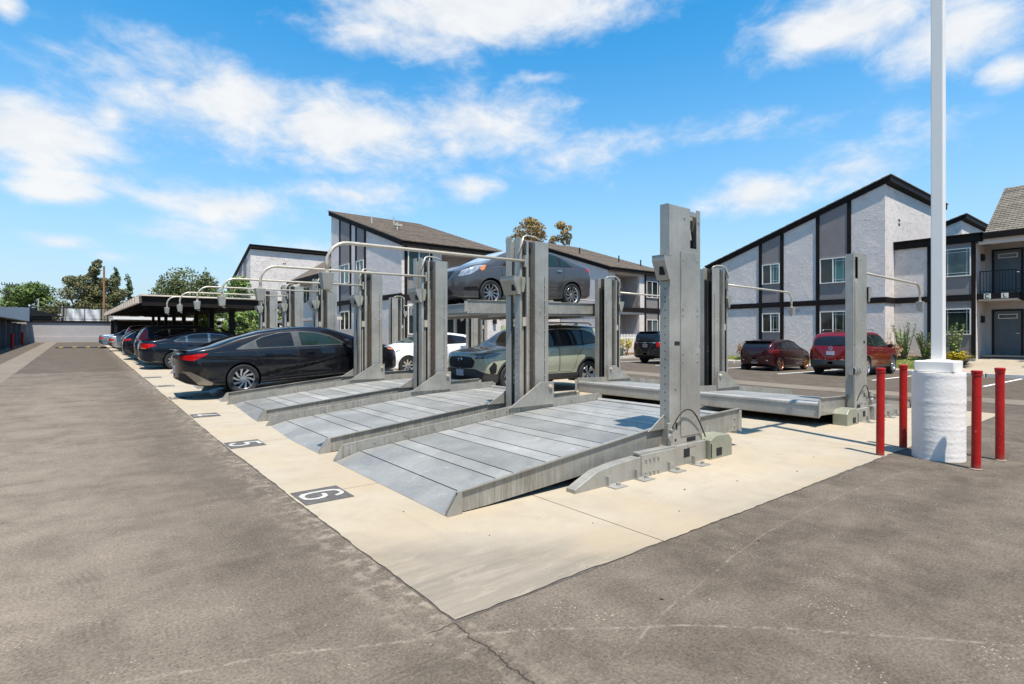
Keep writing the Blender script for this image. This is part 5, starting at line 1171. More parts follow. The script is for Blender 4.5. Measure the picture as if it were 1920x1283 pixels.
# utility poles
def upole(p_, d, h, r, mat, lab, arm=0, top=0):
    x, y = at(p_, d); t = thing('utility_pole', lab, 'utility pole', (x, y, 0), rz=-TH, group='utility poles beyond the wall'); m = MB(); m.tube([(0, 0, 0), (0, 0, h)], [r, r*.7], 10); m.build('pole_shaft', mat, t)
    if arm:
        m = MB(); m.box(-arm, arm, -.08, .08, h-top-.12, h-top); m.build('cross_arm', mat, t)
        m = MB()
        for k in range(5): xx = -arm+.1+(2*arm-.2)*k/4; m.cyl((xx, 0), .07, h-top, h-top+.3, 6)
        m.build('insulator', BLACKM, t)
    return t
upole(195, 76, 11.3, .17, POLEW, 'tall bare reddish wood pole before the eucalyptus trees'); upole(13, 90, 8.9, .18, BARK, 'wood pole with crossarm and insulators at the far left edge', 2.3, .1)
upole(50, 92, 7.5, .15, BARK, 'short wood pole with crossarm before the bright green tree', 1.2, .1); upole(72, 74, 6.6, .1, PIPE, 'thin pale metal post with a slanted brace above the left garages')
t = thing('utility_pole', 'steel frame of insulators on top of the leftmost pole', 'insulator frame', (*at(13, 90), 0), rz=-TH); m = MB(); m.box(-.9, .9, -.05, .05, 10.0, 10.1); m.box(-.05, .05, -.05, .05, 8.9, 10.3)
for xx in (-.9, -.4, .4, .85): m.box(xx, xx+.08, -.04, .04, 10.1, 10.45)
m.build('frame_bar', BLACKM, t)
x0, y0 = at(-60, 88); x1, y1 = at(215, 90); pts = [(x0+(x1-x0)*k/16, y0+(y1-y0)*k/16, 7.0+2.6*k/16-.9*math.sin(math.pi*k/16)+1.6) for k in range(17)]
m = MB(); m.tube(pts, .018, 4); o = m.build('overhead_wire', PLASTIC); o['label'] = 'thin overhead wire sagging between the far utility poles'; o['category'] = 'wire'
# ------------------------------------------------------------ cars
def catmull(tab, n):
    P = np.array(tab, float); m = len(P); Q = np.vstack([2*P[0]-P[1], P, 2*P[-1]-P[-2]]); out = []
    for t in np.linspace(0, m-1-1e-9, n):
        i = int(t); f = t-i; a, b, c, d = Q[i:i+4]
        out.append(.5*((2*b)+(-a+c)*f+(2*a-5*b+4*c-d)*f*f+(-a+3*b-3*c+d)*f**3))
    return np.array(out)
def sdpoly(X, Y, poly):
    P = np.array(poly, float); n = len(P); d = np.full(X.shape, 1e9); ins = np.zeros(X.shape, bool)
    for i in range(n):
        a = P[i]; b = P[(i+1) % n]; e = b-a; wx, wy = X-a[0], Y-a[1]
        t = np.clip((wx*e[0]+wy*e[1])/max(e@e, 1e-12), 0, 1); d = np.minimum(d, (wx-e[0]*t)**2+(wy-e[1]*t)**2)
        c = (a[1] > Y) != (b[1] > Y)
        with np.errstate(divide='ignore', invalid='ignore'): xi = a[0]+(Y-a[1])*(b[0]-a[0])/(b[1]-a[1] if b[1] != a[1] else 1e-9)
        ins ^= c & (X < xi)
    d = np.sqrt(d); return np.where(ins, -d, d)
SATIN.node_tree.nodes['Principled BSDF'].inputs['Metallic'].default_value = .9
class Shell:
    def __init__(s, V, T):
        s.V = list(map(tuple, V)); s.T = [tuple(t) for t in T]; s.R = ['body']*len(T)
        V = np.array(V); T = np.array(T); n = np.cross(V[T[:, 1]]-V[T[:, 0]], V[T[:, 2]]-V[T[:, 0]])
        N = np.zeros_like(V); [np.add.at(N, T[:, k], n) for k in range(3)]
        N /= np.maximum(np.linalg.norm(N, axis=1), 1e-12)[:, None]; s.N = list(map(tuple, N))
    def cut(s, F, frm, to):
        A = np.array(s.V); f = F(A[:, 0], A[:, 1], A[:, 2]); cache = {}; nT, nR = [], []
        fl = f.tolist()
        def mid(a, b):
            k = (a, b) if a < b else (b, a)
            if k not in cache:
                t = fl[a]/(fl[a]-fl[b]); va, vb = s.V[a], s.V[b]; na, nb = s.N[a], s.N[b]
                s.V.append(tuple(va[i]+(vb[i]-va[i])*t for i in range(3))); s.N.append(tuple(na[i]+(nb[i]-na[i])*t for i in range(3))); cache[k] = len(s.V)-1
            return cache[k]
        for t, r in zip(s.T, s.R):
            if r not in frm: nT.append(t); nR.append(r); continue
            sg = [fl[i] < 0 for i in t]; c = sum(sg)
            if c == 3: nT.append(t); nR.append(to)
            elif c == 0: nT.append(t); nR.append(r)
            else:
                k = sg.index(True) if c == 1 else sg.index(False); a, b, d = t[k], t[(k+1) % 3], t[(k+2) % 3]
                m1, m2 = mid(a, b), mid(a, d); one, two = (to, r) if c == 1 else (r, to)
                nT += [(a, m1, m2), (m1, b, d), (m1, d, m2)]; nR += [one, two, two]
        s.T, s.R = nT, nR
    def objs(s, tag, split=False):
        T = [t for t, r in zip(s.T, s.R) if r == tag]
        if not T: return []
        if not split: return [s._me(tag, T)]
        out = []
        for sg in (1, -1):
            Q = [t for t in T if sg*(s.V[t[0]][1]+s.V[t[1]][1]+s.V[t[2]][1]) > 0]
            if Q: out.append(s._me(tag, Q))
        return out
    def _me(s, tag, T):
        ids = {}; V = []; N = []; F = []
        for t in T:
            q = []
            for i in t:
                if i not in ids: ids[i] = len(V); V.append(s.V[i]); N.append(s.N[i])
                q.append(ids[i])
            if len(set(q)) == 3: F.append(q)
        me = bpy.data.meshes.new(tag); me.from_pydata(V, [], F); me.update(); me.shade_smooth()
        me.normals_split_custom_set_from_vertices(N); return me
def mobj(me, name, mat, parent):
    me.name = name
    if not me.materials: me.materials.append(mat)
    o = bpy.data.objects.new(name, me); col.objects.link(o); o.parent = parent; return o
def paint(name, c, metal=0, rough=.3, coat=1):
    return pm(name, c, rough, metal, .03, 2, coat=coat*.8, rv=.03, spec=.15)
P_BLACK = paint('black_paint', (.006, .006, .008)); P_NAVY = paint('navy_paint', (.006, .009, .017), .3); P_GREY = paint('gunmetal_paint', (.088, .082, .082), .5, .34)
P_GREEN = paint('sage_paint', (.34, .35, .26), .15); P_RED = paint('crimson_paint', (.17, .006, .009), .25); P_MAR = paint('maroon_paint', (.032, .005, .007), .3)
P_WHITE = paint('white_car_paint', (.78, .78, .78)); P_SILV = paint('silver_paint', (.40, .41, .42), .5); P_BLUE = paint('pale_blue_paint', (.20, .26, .33), .4); P_DGREY = paint('dark_blue_grey_paint', (.018, .022, .032), .4)
TAILR = pm('red_lamp_lens', (.36, .004, .004), .2, 0, .06, 9, coat=.4, spec=.2); AMBER = pm('amber_lens', (.75, .20, .02), .15, 0, .05, coat=1)
HEADL = pm('headlamp_lens', (.34, .35, .36), .08, .35, .6, 16, coat=1, rv=.05); HEADD = pm('dark_headlamp', (.10, .11, .12), .08, .3, .3, 14, coat=1)
SEAM = pm('panel_gap', (.004, .004, .004), .7); PLATEM = pm('number_plate', (.40, .38, .45), .5); PLATED = pm('dark_plate', (.12, .12, .13), .4)
SHADE = pm('sunshade_glass', (.45, .52, .60), .1, .2, .5, 5, coat=1)
def wheel_meshes(r, rimf=.66, n=5, w0=.05, w1=.03, twist=.0, rmat=None, width=.21, dbl=False):
    t = MB(); h = width/2; R = r*rimf
    t.lathe([(R, -h*.9), (R*1.06, -h), (r*.93, -h), (r*.985, -h*.82), (r, -h*.5), (r, h*.5), (r*.985, h*.82), (r*.93, h), (R*1.06, h), (R, h*.9), (R*.97, h*.7)], 40)
    for k in range(40):
        pass
    rim = MB(); rim.lathe([(R*.995, -h*.8), (R*.93, -h*.7), (R*.93, h*.4), (R*.955, h*.78), (R*1.0, h*.92)], 40)
    rim.lathe([(R*1.0, h*.92), (R*.985, h*.96), (R*.94, h*.80)], 40)
    for k in range(n):
        a0 = 6.2832*k/n
        for (off, wa, wb) in (((-.09, w0*.6, w1), (.09, w0*.6, w1)) if dbl else ((0, w0, w1),)):
            pr = [(r*.09, 0), (R*.5, .5), (R*.965, 1)]; L = []; Rr = []
            for (rr, f) in pr:
                a = a0+off*f*1.6+twist*f; ww = wa+(wb-wa)*f; y = h*(.62+.2*f)
                c, s = math.cos(a), math.sin(a); L.append((rr*c-ww*s, y, rr*s+ww*c)); Rr.append((rr*c+ww*s, y, rr*s-ww*c))
            V = L+Rr+[(x, y-.022, z) for x, y, z in L]+[(x, y-.022, z) for x, y, z in Rr]
            F = []
            for i in range(2): F += [(i, i+1, 4+i, 3+i), (i, 6+i, 7+i, i+1), (3+i, 4+i, 10+i, 9+i)]
            rim.add(V, F)
    rim.cyl((0, 0), r*.12, h*.55, h*.74, 16, r*.10, axis='y')
    d = MB(); d.cyl((0, 0), R*.90, -h*.1, h*.05, 28, axis='y'); hub = MB(); hub.cyl((0, 0), R*.62, h*.06, h*.12, 24, axis='y')
    return t.mesh('tyre', False), rim.mesh('rim'), d.mesh('brake_shadow'), hub.mesh('brake_disc')
def add_wheels(root, c, sp):
    r = sp['r']; tm, rm, dm, hm = wheel_meshes(r, **sp.get('wheel', {}))
    tm.shade_smooth(); tm.set_sharp_from_angle(angle=math.radians(40)); rm.shade_smooth(); rm.set_sharp_from_angle(angle=math.radians(30))
    for x in sp['wx']:
        for sg in (1, -1):
            w = bpy.data.objects.new('wheel', None); col.objects.link(w); w.parent = root
            w.location = (x, sg*(sp['W']/2-.125), r); w.rotation_euler = (0, (random.uniform(0, 1)), 0 if sg > 0 else math.pi)
            mobj(tm, 'tyre', RUBBER, w); mobj(rm, 'rim', sp.get('rimmat', ALLOY), w); mobj(dm, 'wheel_back', DARK, w); mobj(hm, 'brake_disc', PLASTIC, w)
GT = [(1, 0), (.985, .12), (.945, .42), (.895, .72), (.845, .885), (.72, .965), (.40, .993), (0, 1)]
HT = [(1, 0), (.995, .30), (.975, .56), (.92, .76), (.74, .90), (.38, .98), (0, 1)]
LT = [(.86, 0), (.945, .05), (.975, .16), (.995, .38), (1.0, .58), (.992, .80), (.965, 1.0)]
def car(name, label, cat, loc, rz, sp, body, group=None, rot=None, extras=True):
    L, W, Hh = sp['L'], sp['W'], sp['H']; step = sp.get('step', .06)
    root = thing(name, label, cat, loc, rz, group, rot)
    e = .5; ue = np.linspace(0, 1, 15)[:-1]**1.9*e
    nm = int((L-2*e)/step); xs = np.concatenate([ue, np.linspace(e, L-e, nm), (L-ue)[::-1]]); xs[0] = .0005; xs[-1] = L-.0005
    def prof(tab, sig=.05):
        g = np.linspace(-.4, L+.4, 600); T = np.array(tab, float); y = np.interp(g, T[:, 0], T[:, 1]); k = np.exp(-.5*(np.arange(-40, 41)*(g[1]-g[0])/sig)**2); k /= k.sum()
        return lambda x: np.interp(x, g, np.convolve(np.pad(y, 40, 'edge'), k, 'valid'))
    ft, fbl, fbo = prof(sp['top'], sp.get('sig', .045)), prof(sp['belt'], .09), prof(sp['bot'], .06)
    zm = sp.get('zm', .5); K1, K2 = sp.get('rows', (15, 19)); rings = []
    for x in xs:
        dr, df = x, L-x
        def ee(d, l, p=2.4): t = min(1, d/l); return (1-(1-t)**p)**(1/p)
        te = min(ee(dr, sp.get('re', .10)), ee(df, sp.get('fe', .14))); be = min(ee(dr, .22), ee(df, .22))
        wr = min(dr, df); cr = sp.get('cr', (.55, .65)); tt = min(1, dr/cr[0]) if dr < df else min(1, df/cr[1]); w_ = (1-(1-tt)**2.8)**(1/2.7)
        taper = 1-.035*max(0, (x-L*.7)/(L*.3))**2-.045*max(0, (L*.3-x)/(L*.3))**2
        hw = W/2*w_*taper; zt = zm+(float(ft(x))-zm)*te; zbo = zm-(zm-float(fbo(x)))*be; zb = min(float(fbl(x)), zt-.03); zb = max(zb, zbo+.04); zt = max(zt, zb+.02)
        h = zt-zb; k = np.clip((h-.12)/.25, 0, 1); k = k*k*(3-2*k); low = catmull(LT, K1)
        yl = low[:, 0]*hw; zl_ = zbo+low[:, 1]*(zb-zbo)
        cz_ = .30; yl = yl - np.exp(-((low[:, 1]-cz_)/.16)**2)*.018*w_  # gentle waist above the sill
        up = catmull(GT, K2)*k+catmull(HT, K2)*(1-k); led = sp.get('ledge', .045)*k; wu = hw*.965-led*w_
        for (pa, pb, dp) in sp.get('crease', []):
            if pa[0]-.3 < x < pb[0]+.3:
                ln = pa[1]+(pb[1]-pa[1])*(x-pa[0])/(pb[0]-pa[0]); fd_ = min(1, max(0, (x-pa[0]+.3)/.5))*min(1, max(0, (pb[0]+.3-x)/.5))
                yl = yl-dp*fd_*w_*np.where(zl_ < ln, np.exp(-(ln-zl_)/.15)*(1-np.exp(-(ln-zl_)/.012)), 0)
        yu = up[:, 0]*wu; zu = zb+up[:, 1]*h; yu[0] = hw*.965 - led*.25*w_
        yy = np.concatenate([[0, hw*.5], yl, yu[0:]]); zz = np.concatenate([[zbo, zbo], zl_, zu]); zz[2+K1] += .004
        rings.append(np.column_stack([np.full(len(yy), x), yy, zz]))
    K = len(rings[0]); V = []; M = 2*K-2
    for rg in rings:
        V += [tuple(p) for p in rg]; V += [(p[0], -p[1], p[2]) for p in rg[-2:0:-1]]
    T = []
    for i in range(len(rings)-1):
        for j in range(M):
            a, b, c, d = i*M+j, i*M+(j+1) % M, (i+1)*M+(j+1) % M, (i+1)*M+j; T += [(a, d, c), (a, c, b)]
    V = np.array(V); T = np.array(T)
    # outward winding
    tri = V[T]; n = np.cross(tri[:, 1]-tri[:, 0], tri[:, 2]-tri[:, 0]); cc = tri.mean(1)-np.array([L/2, 0, .7])
    if (n*cc).sum() < 0: T = T[:, ::-1]
    S = Shell(V, T)
    # wheel arches
    r = sp['r']; ar = sp.get('arch', r+.05)
    for x in sp['wx']:
        if sp.get('clad'): S.cut(lambda X, Y, Z: np.maximum(np.hypot(X-x, Z-r)-ar-.055, .3*W-np.abs(Y)), {'body'}, 'cladding')
        S.cut(lambda X, Y, Z: np.maximum(np.hypot(X-x, Z-r)-ar, .27*W-np.abs(Y)), {'body', 'cladding'}, 'drop')
    if sp.get('clad'): S.cut(lambda X, Y, Z: Z-sp['clad'], {'body'}, 'cladding')
    big = {'body'}
    D = sp['dlo']
    S.cut(lambda X, Y, Z: np.maximum(sdpoly(X, Z, D), .22*W-np.abs(Y)), big, 'window_trim')
    for (a, b) in sp['glass']:
        S.cut(lambda X, Y, Z: np.maximum(sdpoly(X, Z, D)+sp.get('ti', .022), np.maximum(a+(Z-D[0][1])*sp.get('sl', .0)-X, X-b-(Z-D[0][1])*sp.get('sl', .0))), {'window_trim'}, 'window%d' % int(a*10))
    def trap(q):
        P = [(q[0], -q[1]), (q[2], -q[3]), (q[2], q[3]), (q[0], q[1])]
        return lambda X, Y, Z: np.maximum(sdpoly(X, Y, P), fbl(X)-.01-Z)
    S.cut(trap(sp['ws']), big, 'windscreen')
    if 'rg' in sp: S.cut(trap(sp['rg']), big, 'rear_window')
    if 'rv' in sp: S.cut(lambda X, Y, Z: np.maximum(sdpoly(np.abs(Y), Z, sp['rv']), X-sp.get('rvx', .8)), big, 'rear_window')
    mats = {}; names = {}
    for q in sp.get('reg', []):
        tag, nm_, mat, view, poly, lim = q
        mats[tag] = mat; names[tag] = nm_
        if view == 's': Fn = lambda X, Y, Z: np.maximum(sdpoly(X, Z, poly), lim*W-np.abs(Y))
        elif view == 'f': Fn = lambda X, Y, Z: np.maximum(sdpoly(np.abs(Y), Z, poly), (L-lim)-X)
        elif view == 't': Fn = lambda X, Y, Z: np.maximum(sdpoly(X, np.abs(Y), poly), fbl(X)+lim-Z)
        elif view == 'r': Fn = lambda X, Y, Z: np.maximum(sdpoly(np.abs(Y), Z, poly), X-lim)
        S.cut(Fn, {'body', 'cladding'}|({'window_trim'} if q[0].startswith('w') else set()), tag)
    nd = 0
    if extras:
        for poly in sp.get('doors', []):
            nd += 1; S.cut(lambda X, Y, Z: np.maximum(sdpoly(X, Z, poly), .30*W-np.abs(Y)), {'body'}, 'seam'); S.cut(lambda X, Y, Z: sdpoly(X, Z, poly)+.012, {'seam'}, 'door%d' % nd)
            S.T, S.R = S.T, ['panel_gap' if q == 'seam' else q for q in S.R]
        for poly in sp.get('lid', []):   # bonnet or boot outline in plan
            S.cut(lambda X, Y, Z: np.maximum(sdpoly(X, Y, poly), fbl(X)+.01-Z), {'body'}, 'seam'); S.cut(lambda X, Y, Z: sdpoly(X, Y, poly)+.007, {'seam'}, 'lidx')
            S.R = ['panel_gap' if q == 'seam' else ('body' if q == 'lidx' else q) for q in S.R]
    GL = sp.get('gl', CGLASS)
    def ys(x, z):
        A = V; d = (A[:, 0]-x)**2+(A[:, 2]-z)**2+np.where(A[:, 1] < .3*W, 9, 0); return float(A[np.argmin(d), 1])
    bo = None
    for tag in dict.fromkeys(S.R):
        if tag == 'drop': continue
        if tag == 'body': [mobj(me, 'body', body, root) for me in S.objs(tag)]
        elif tag == 'panel_gap':
            for me in S.objs(tag, True): mobj(me, 'panel_gap', SEAM, root)['kind'] = 'stuff'
        elif tag == 'cladding': [mobj(me, 'cladding', sp.get('cladmat', PLASTIC), root) for me in S.objs(tag)]
        elif tag == 'window_trim': [mobj(me, 'window_trim', sp.get('trim', BLACKM), root) for me in S.objs(tag, True)]
        elif tag in ('windscreen', 'rear_window'): [mobj(me, tag, sp.get(tag, GL), root) for me in S.objs(tag)]
        elif tag.startswith('window'): [mobj(me, 'window', sp.get('glm', {}).get(tag, GL), root) for me in S.objs(tag, True)]
        elif tag.startswith('door'):
            k = int(tag[4:])-1
            for me in S.objs(tag, True):
                d = mobj(me, 'door', body, root)
                if 'handles' in sp and k < len(sp['handles']):
                    x, z = sp['handles'][k]; sg = 1 if sum(v.co.y for v in me.vertices) > 0 else -1; y = ys(x, z)
                    m = MB(); m.box(x-.085, x+.085, min(sg*(y+.012), sg*(y+.032)), max(sg*(y+.012), sg*(y+.032)), z-.014, z+.014); m.box(x-.07, x-.05, min(sg*(y-.01), sg*(y+.012)), max(sg*(y-.01), sg*(y+.012)), z-.01, z+.01); m.box(x+.05, x+.07, min(sg*(y-.01), sg*(y+.012)), max(sg*(y-.01), sg*(y+.012)), z-.01, z+.01)
                    m.build('handle', sp.get('hmat', body), d, bevel=.006)
        else: [mobj(me, names[tag], mats[tag], root) for me in S.objs(tag, names[tag] in ('headlight', 'tail_light', 'indicator', 'fog_recess', 'rear_diffuser_fin', 'rear_diffuser', 'chrome_strip'))]
    # underside and dark wheel housings
    m = MB(); zf = sp['bot'][1][1]+.03; m.box(.35, L-.35, -W*.28, W*.28, zf, .55*Hh)
    a, b = sorted(sp['wx']); m.box(a+r+.07, b-r-.07, -W*.43, W*.43, zf, zf+.25); m.build('underbody', DARK, root)
    m = MB()
    for x in sp['wx']:
        for sg in (1, -1):
            pts = [(x+math.cos(t)*(ar+.012), r+math.sin(t)*(ar+.012)) for t in np.linspace(-.45, math.pi+.45, 18)]; y0, y1 = sg*W*.27, sg*(W*.452)
            k = len(m.v); m.v += [(u, y0, v) for u, v in pts]+[(u, y1, v) for u, v in pts]; n_ = len(pts); m.f += [(k+i, k+i+1, k+n_+i+1, k+n_+i) for i in range(n_-1)]+[tuple(k+i for i in range(n_))]
    m.build('wheel_housing', DARK, root)
    add_wheels(root, car, sp)
    if 'mirror' in sp:
        x, z = sp['mirror']; y = ys(x, z)
        for sg in (1, -1):
            m = MB(); V2 = []; F2 = []
            nu, nv = 12, 8
            for i in range(nv+1):
                for j in range(nu):
                    ph = math.pi*i/nv; th = 6.2832*j/nu; sx_ = abs(math.cos(th))**.8*math.copysign(1, math.cos(th))*math.sin(ph); sz_ = abs(math.sin(th))**.8*math.copysign(1, math.sin(th))*math.sin(ph)
                    V2.append((x+.02+.085*sx_*(1 if sx_ > 0 else .45), sg*(y+.13+.115*math.cos(ph)), z+.075*sz_+.05))
            for i in range(nv):
                for j in range(nu): F2.append((i*nu+j, i*nu+(j+1) % nu, (i+1)*nu+(j+1) % nu, (i+1)*nu+j))
            m.add(V2, F2); mr = m.build('door_mirror', sp.get('mmat', body), root, smooth=True)
            m = MB(); m.hexa([(x-.02, sg*(y-.04), z-.01), (x+.07, sg*(y-.04), z-.01), (x+.06, sg*(y+.06), z+.01), (x, sg*(y+.06), z+.01), (x-.02, sg*(y-.04), z+.02), (x+.06, sg*(y-.04), z+.02), (x+.05, sg*(y+.06), z+.035), (x, sg*(y+.06), z+.035)]); m.build('mirror_stalk', BLACKM, mr)
    if 'plate' in sp:
        x, z, mt = sp['plate']; m = MB(); m.box(x-.012, x+.012, -.155, .155, z-.08, z+.08); pl = m.build('licence_plate', mt, root, bevel=.004)
        xo = x-.013 if x < L/2 else x+.0125
        m = MB(); [m.box(xo, xo+.0015, -.145, .145, z+a, z+b) for a, b in ((-.074, -.066), (.066, .074))]; m.build('plate_frame', CHROME, pl)
    if 'spoiler' in sp:
        x, z, w_, mt = sp['spoiler']; m = MB(); n_ = 14; V2 = []
        for i in range(n_+1):
            y = -w_+2*w_*i/n_; k = 1-(abs(y)/w_)**4*.35; V2 += [(x+.16, y, z-.02), (x-.10*k, y, z+.035*k), (x-.11*k, y, z+.015*k), (x+.14, y, z-.045)]
        F2 = [(4*i+j, 4*i+(j+1) % 4, 4*i+4+(j+1) % 4, 4*i+4+j) for i in range(n_) for j in range(4)]+[(0, 1, 2, 3), tuple(4*n_+k for k in (3, 2, 1, 0))]
        m.add(V2, F2); m.build('spoiler', mt, root, auto=True)
    if 'rails' in sp:
        x0, x1, z, y = sp['rails']
        for sg in (1, -1):
            m = MB(); m.tube([(x0, sg*y, z-.06), (x0+.12, sg*y, z), (x1-.15, sg*y, z+.0), (x1, sg*y, z-.07)], .016, 7); m.build('roof_rail', sp.get('railmat', ALLOY), root, smooth=True)
    if 'antenna' in sp: x, z = sp['antenna']; m = MB(); m.prism([(x-.09, z-.02), (x+.09, z-.02), (x-.05, z+.06), (x-.09, z+.06)], 'y', -.02, .02); m.build('roof_fin', body, root)
    if 'emblem' in sp:
        x, z, rr = sp['emblem']; m = MB()
        m.tube([(x, rr*math.cos(t), z+rr*.8*math.sin(t)) for t in np.linspace(0, 6.2832, 19)], .009, 5); m.tube([(x, -rr*.7, z+.0), (x, rr*.7, z)], .007, 5); m.tube([(x, -rr*.5, z-.4*rr), (x, rr*.5, z+.4*rr)], .007, 5); m.build('emblem', CHROME, root)
    if 'wiper' in sp: x, z = sp['wiper']; m = MB(); m.tube([(x, -.02, z), (x+.01, -.45, z+.05)], .014, 5); m.build('rear_wiper', BLACKM, root)
    return root
HW = dict(n=10, w0=.016, w1=.030, twist=.55)
def sym(*a): return a
ELA = dict(L=4.98, W=1.90, H=1.45, r=.335, wx=(1.17, 4.05), step=.05, arch=.375,
    top=[(0, .97), (.02, 1.03), (.30, 1.075), (.62, 1.135), (1.1, 1.285), (1.6, 1.405), (2.1, 1.465), (2.65, 1.475), (3.1, 1.42), (3.6, 1.235), (3.98, 1.07), (4.35, .975), (4.75, .83), (4.98, .62)],
    belt=[(0, .93), (.5, .965), (1.5, .95), (2.6, .93), (3.6, .90), (4.3, .80), (4.98, .56)], bot=[(0, .36), (.45, .235), (1.0, .20), (4.0, .19), (4.7, .20), (4.98, .24)],
    dlo=[(1.02, 1.005), (3.50, .955), (3.42, 1.03), (3.12, 1.21), (2.78, 1.315), (2.35, 1.365), (1.95, 1.345), (1.62, 1.27), (1.30, 1.13)],
    glass=[(1.50, 2.28), (2.44, 3.47)], sl=-.12, ws=(3.05, .48, 3.93, .66), rg=(.50, .56, 1.55, .47), trim=pm('dark_satin', (.16, .15, .13), .35, .7, .05), glm={'window25': CGLASSG}, windscreen=CGLASSB,
    reg=[('tl1', 'tail_light', TAILR, 's', [(.0, .87), (.26, .82), (.56, .955), (.56, .968), (.34, .965), (.0, .93)], .30), ('tl2', 'light_bar', TAILR, 'r', [(0, .885), (.9, .885), (.9, .93), (0, .93)], .3),
         ('df', 'rear_diffuser_fin', SATIN, 's', [(.06, .60), (.20, .585), (.60, .30), (.55, .245), (.36, .25), (.12, .55)], .30),
         ('dk', 'rear_diffuser', BLACKM, 's', [(-.1, .27), (.33, .235), (.35, .262), (.14, .54), (-.1, .58)], .22), ('dr', 'rear_diffuser', BLACKM, 'r', [(0, .2), (.66, .2), (.55, .46), (0, .46)], .3),
         ('hl', 'headlight', HEADL, 's', [(4.36, .83), (4.62, .80), (4.97, .70), (4.97, .74), (4.7, .85)], .2), ('hi', 'indicator', AMBER, 's', [(4.5, .795), (4.66, .775), (4.82, .735), (4.80, .715), (4.6, .745)], .2),
         ('fg', 'grille', BLACKM, 'f', [(0, .25), (.75, .25), (.86, .5), (.6, .68), (0, .70)], .4)],
    doors=[[(2.35, .30), (3.62, .28), (3.68, .60), (3.55, .94), (3.20, 1.20), (2.8, 1.345), (2.34, 1.395)], [(1.60, .62), (1.72, .40), (1.80, .31), (2.33, .30), (2.32, 1.395), (1.9, 1.37), (1.56, 1.28), (1.42, 1.0)]],
    handles=[(2.62, .83), (1.72, .86)], mirror=(3.42, .98), spoiler=(.10, 1.05, .72, P_BLACK), rimmat=ALLOY, wheel=dict(n=10, w0=.013, w1=.026, twist=.60, rimf=.70), plate=(.01, .62, PLATEM), gl=CGLASS)
SEN = dict(L=4.63, W=1.76, H=1.49, r=.315, wx=(1.02, 3.72), step=.055, arch=.36,
    top=[(0, 1.0), (.05, 1.07), (.50, 1.13), (.85, 1.24), (1.25, 1.38), (1.75, 1.48), (2.3, 1.51), (2.8, 1.46), (3.2, 1.31), (3.72, 1.09), (4.15, 1.0), (4.5, .84), (4.63, .62)],
    belt=[(0, .95), (1, 1.01), (2, .98), (3.4, .95), (4.1, .85), (4.63, .60)], bot=[(0, .34), (.4, .22), (1, .19), (3.8, .17), (4.4, .19), (4.63, .24)],
    dlo=[(.93, 1.055), (3.35, .99), (3.0, 1.2), (2.72, 1.33), (2.35, 1.39), (1.9, 1.395), (1.5, 1.34), (1.2, 1.23)], glass=[(.9, 1.36), (1.42, 2.10), (2.20, 3.3)], ws=(2.82, .48, 3.62, .62), rg=(.55, .52, 1.35, .47), trim=BLACKM, ti=.016,
    windscreen=SHADE, glm={'window14': CGLASSG, 'window9': CGLASSG},
    reg=[('hl', 'headlight', HEADL, 's', [(3.86, .98), (4.28, .74), (4.5, .70), (4.42, .84), (4.1, .96)], .2), ('hi', 'indicator', AMBER, 's', [(3.82, .985), (3.90, .87), (3.98, .83), (4.02, .88), (3.9, .975)], .2),
         ('gr', 'grille', BLACKM, 'f', [(0, .60), (.34, .62), (.46, .84), (0, .86)], .5), ('lo', 'lower_grille', BLACKM, 'f', [(0, .27), (.5, .27), (.42, .42), (0, .44)], .5), ('fo', 'fog_recess', BLACKM, 's', [(4.05, .36), (4.42, .36), (4.42, .45), (4.12, .47)], .2),
         ('tl', 'tail_light', TAILR, 's', [(0, .90), (.10, .86), (.50, 1.02), (.42, 1.05), (0, 1.04)], .2)],
    doors=[[(2.15, .30), (3.30, .28), (3.36, .6), (3.42, .98), (3.0, 1.24), (2.7, 1.37), (2.14, 1.43)], [(1.42, .6), (1.55, .38), (1.65, .3), (2.13, .3), (2.12, 1.43), (1.7, 1.42), (1.25, 1.27), (1.28, 1.0)]],
    handles=[(2.38, .90), (1.50, .93)], mirror=(3.15, 1.02), hmat=CHROME, wheel=dict(n=10, w0=.012, w1=.018, twist=.15, rimf=.70, dbl=False), rimmat=ALLOY)
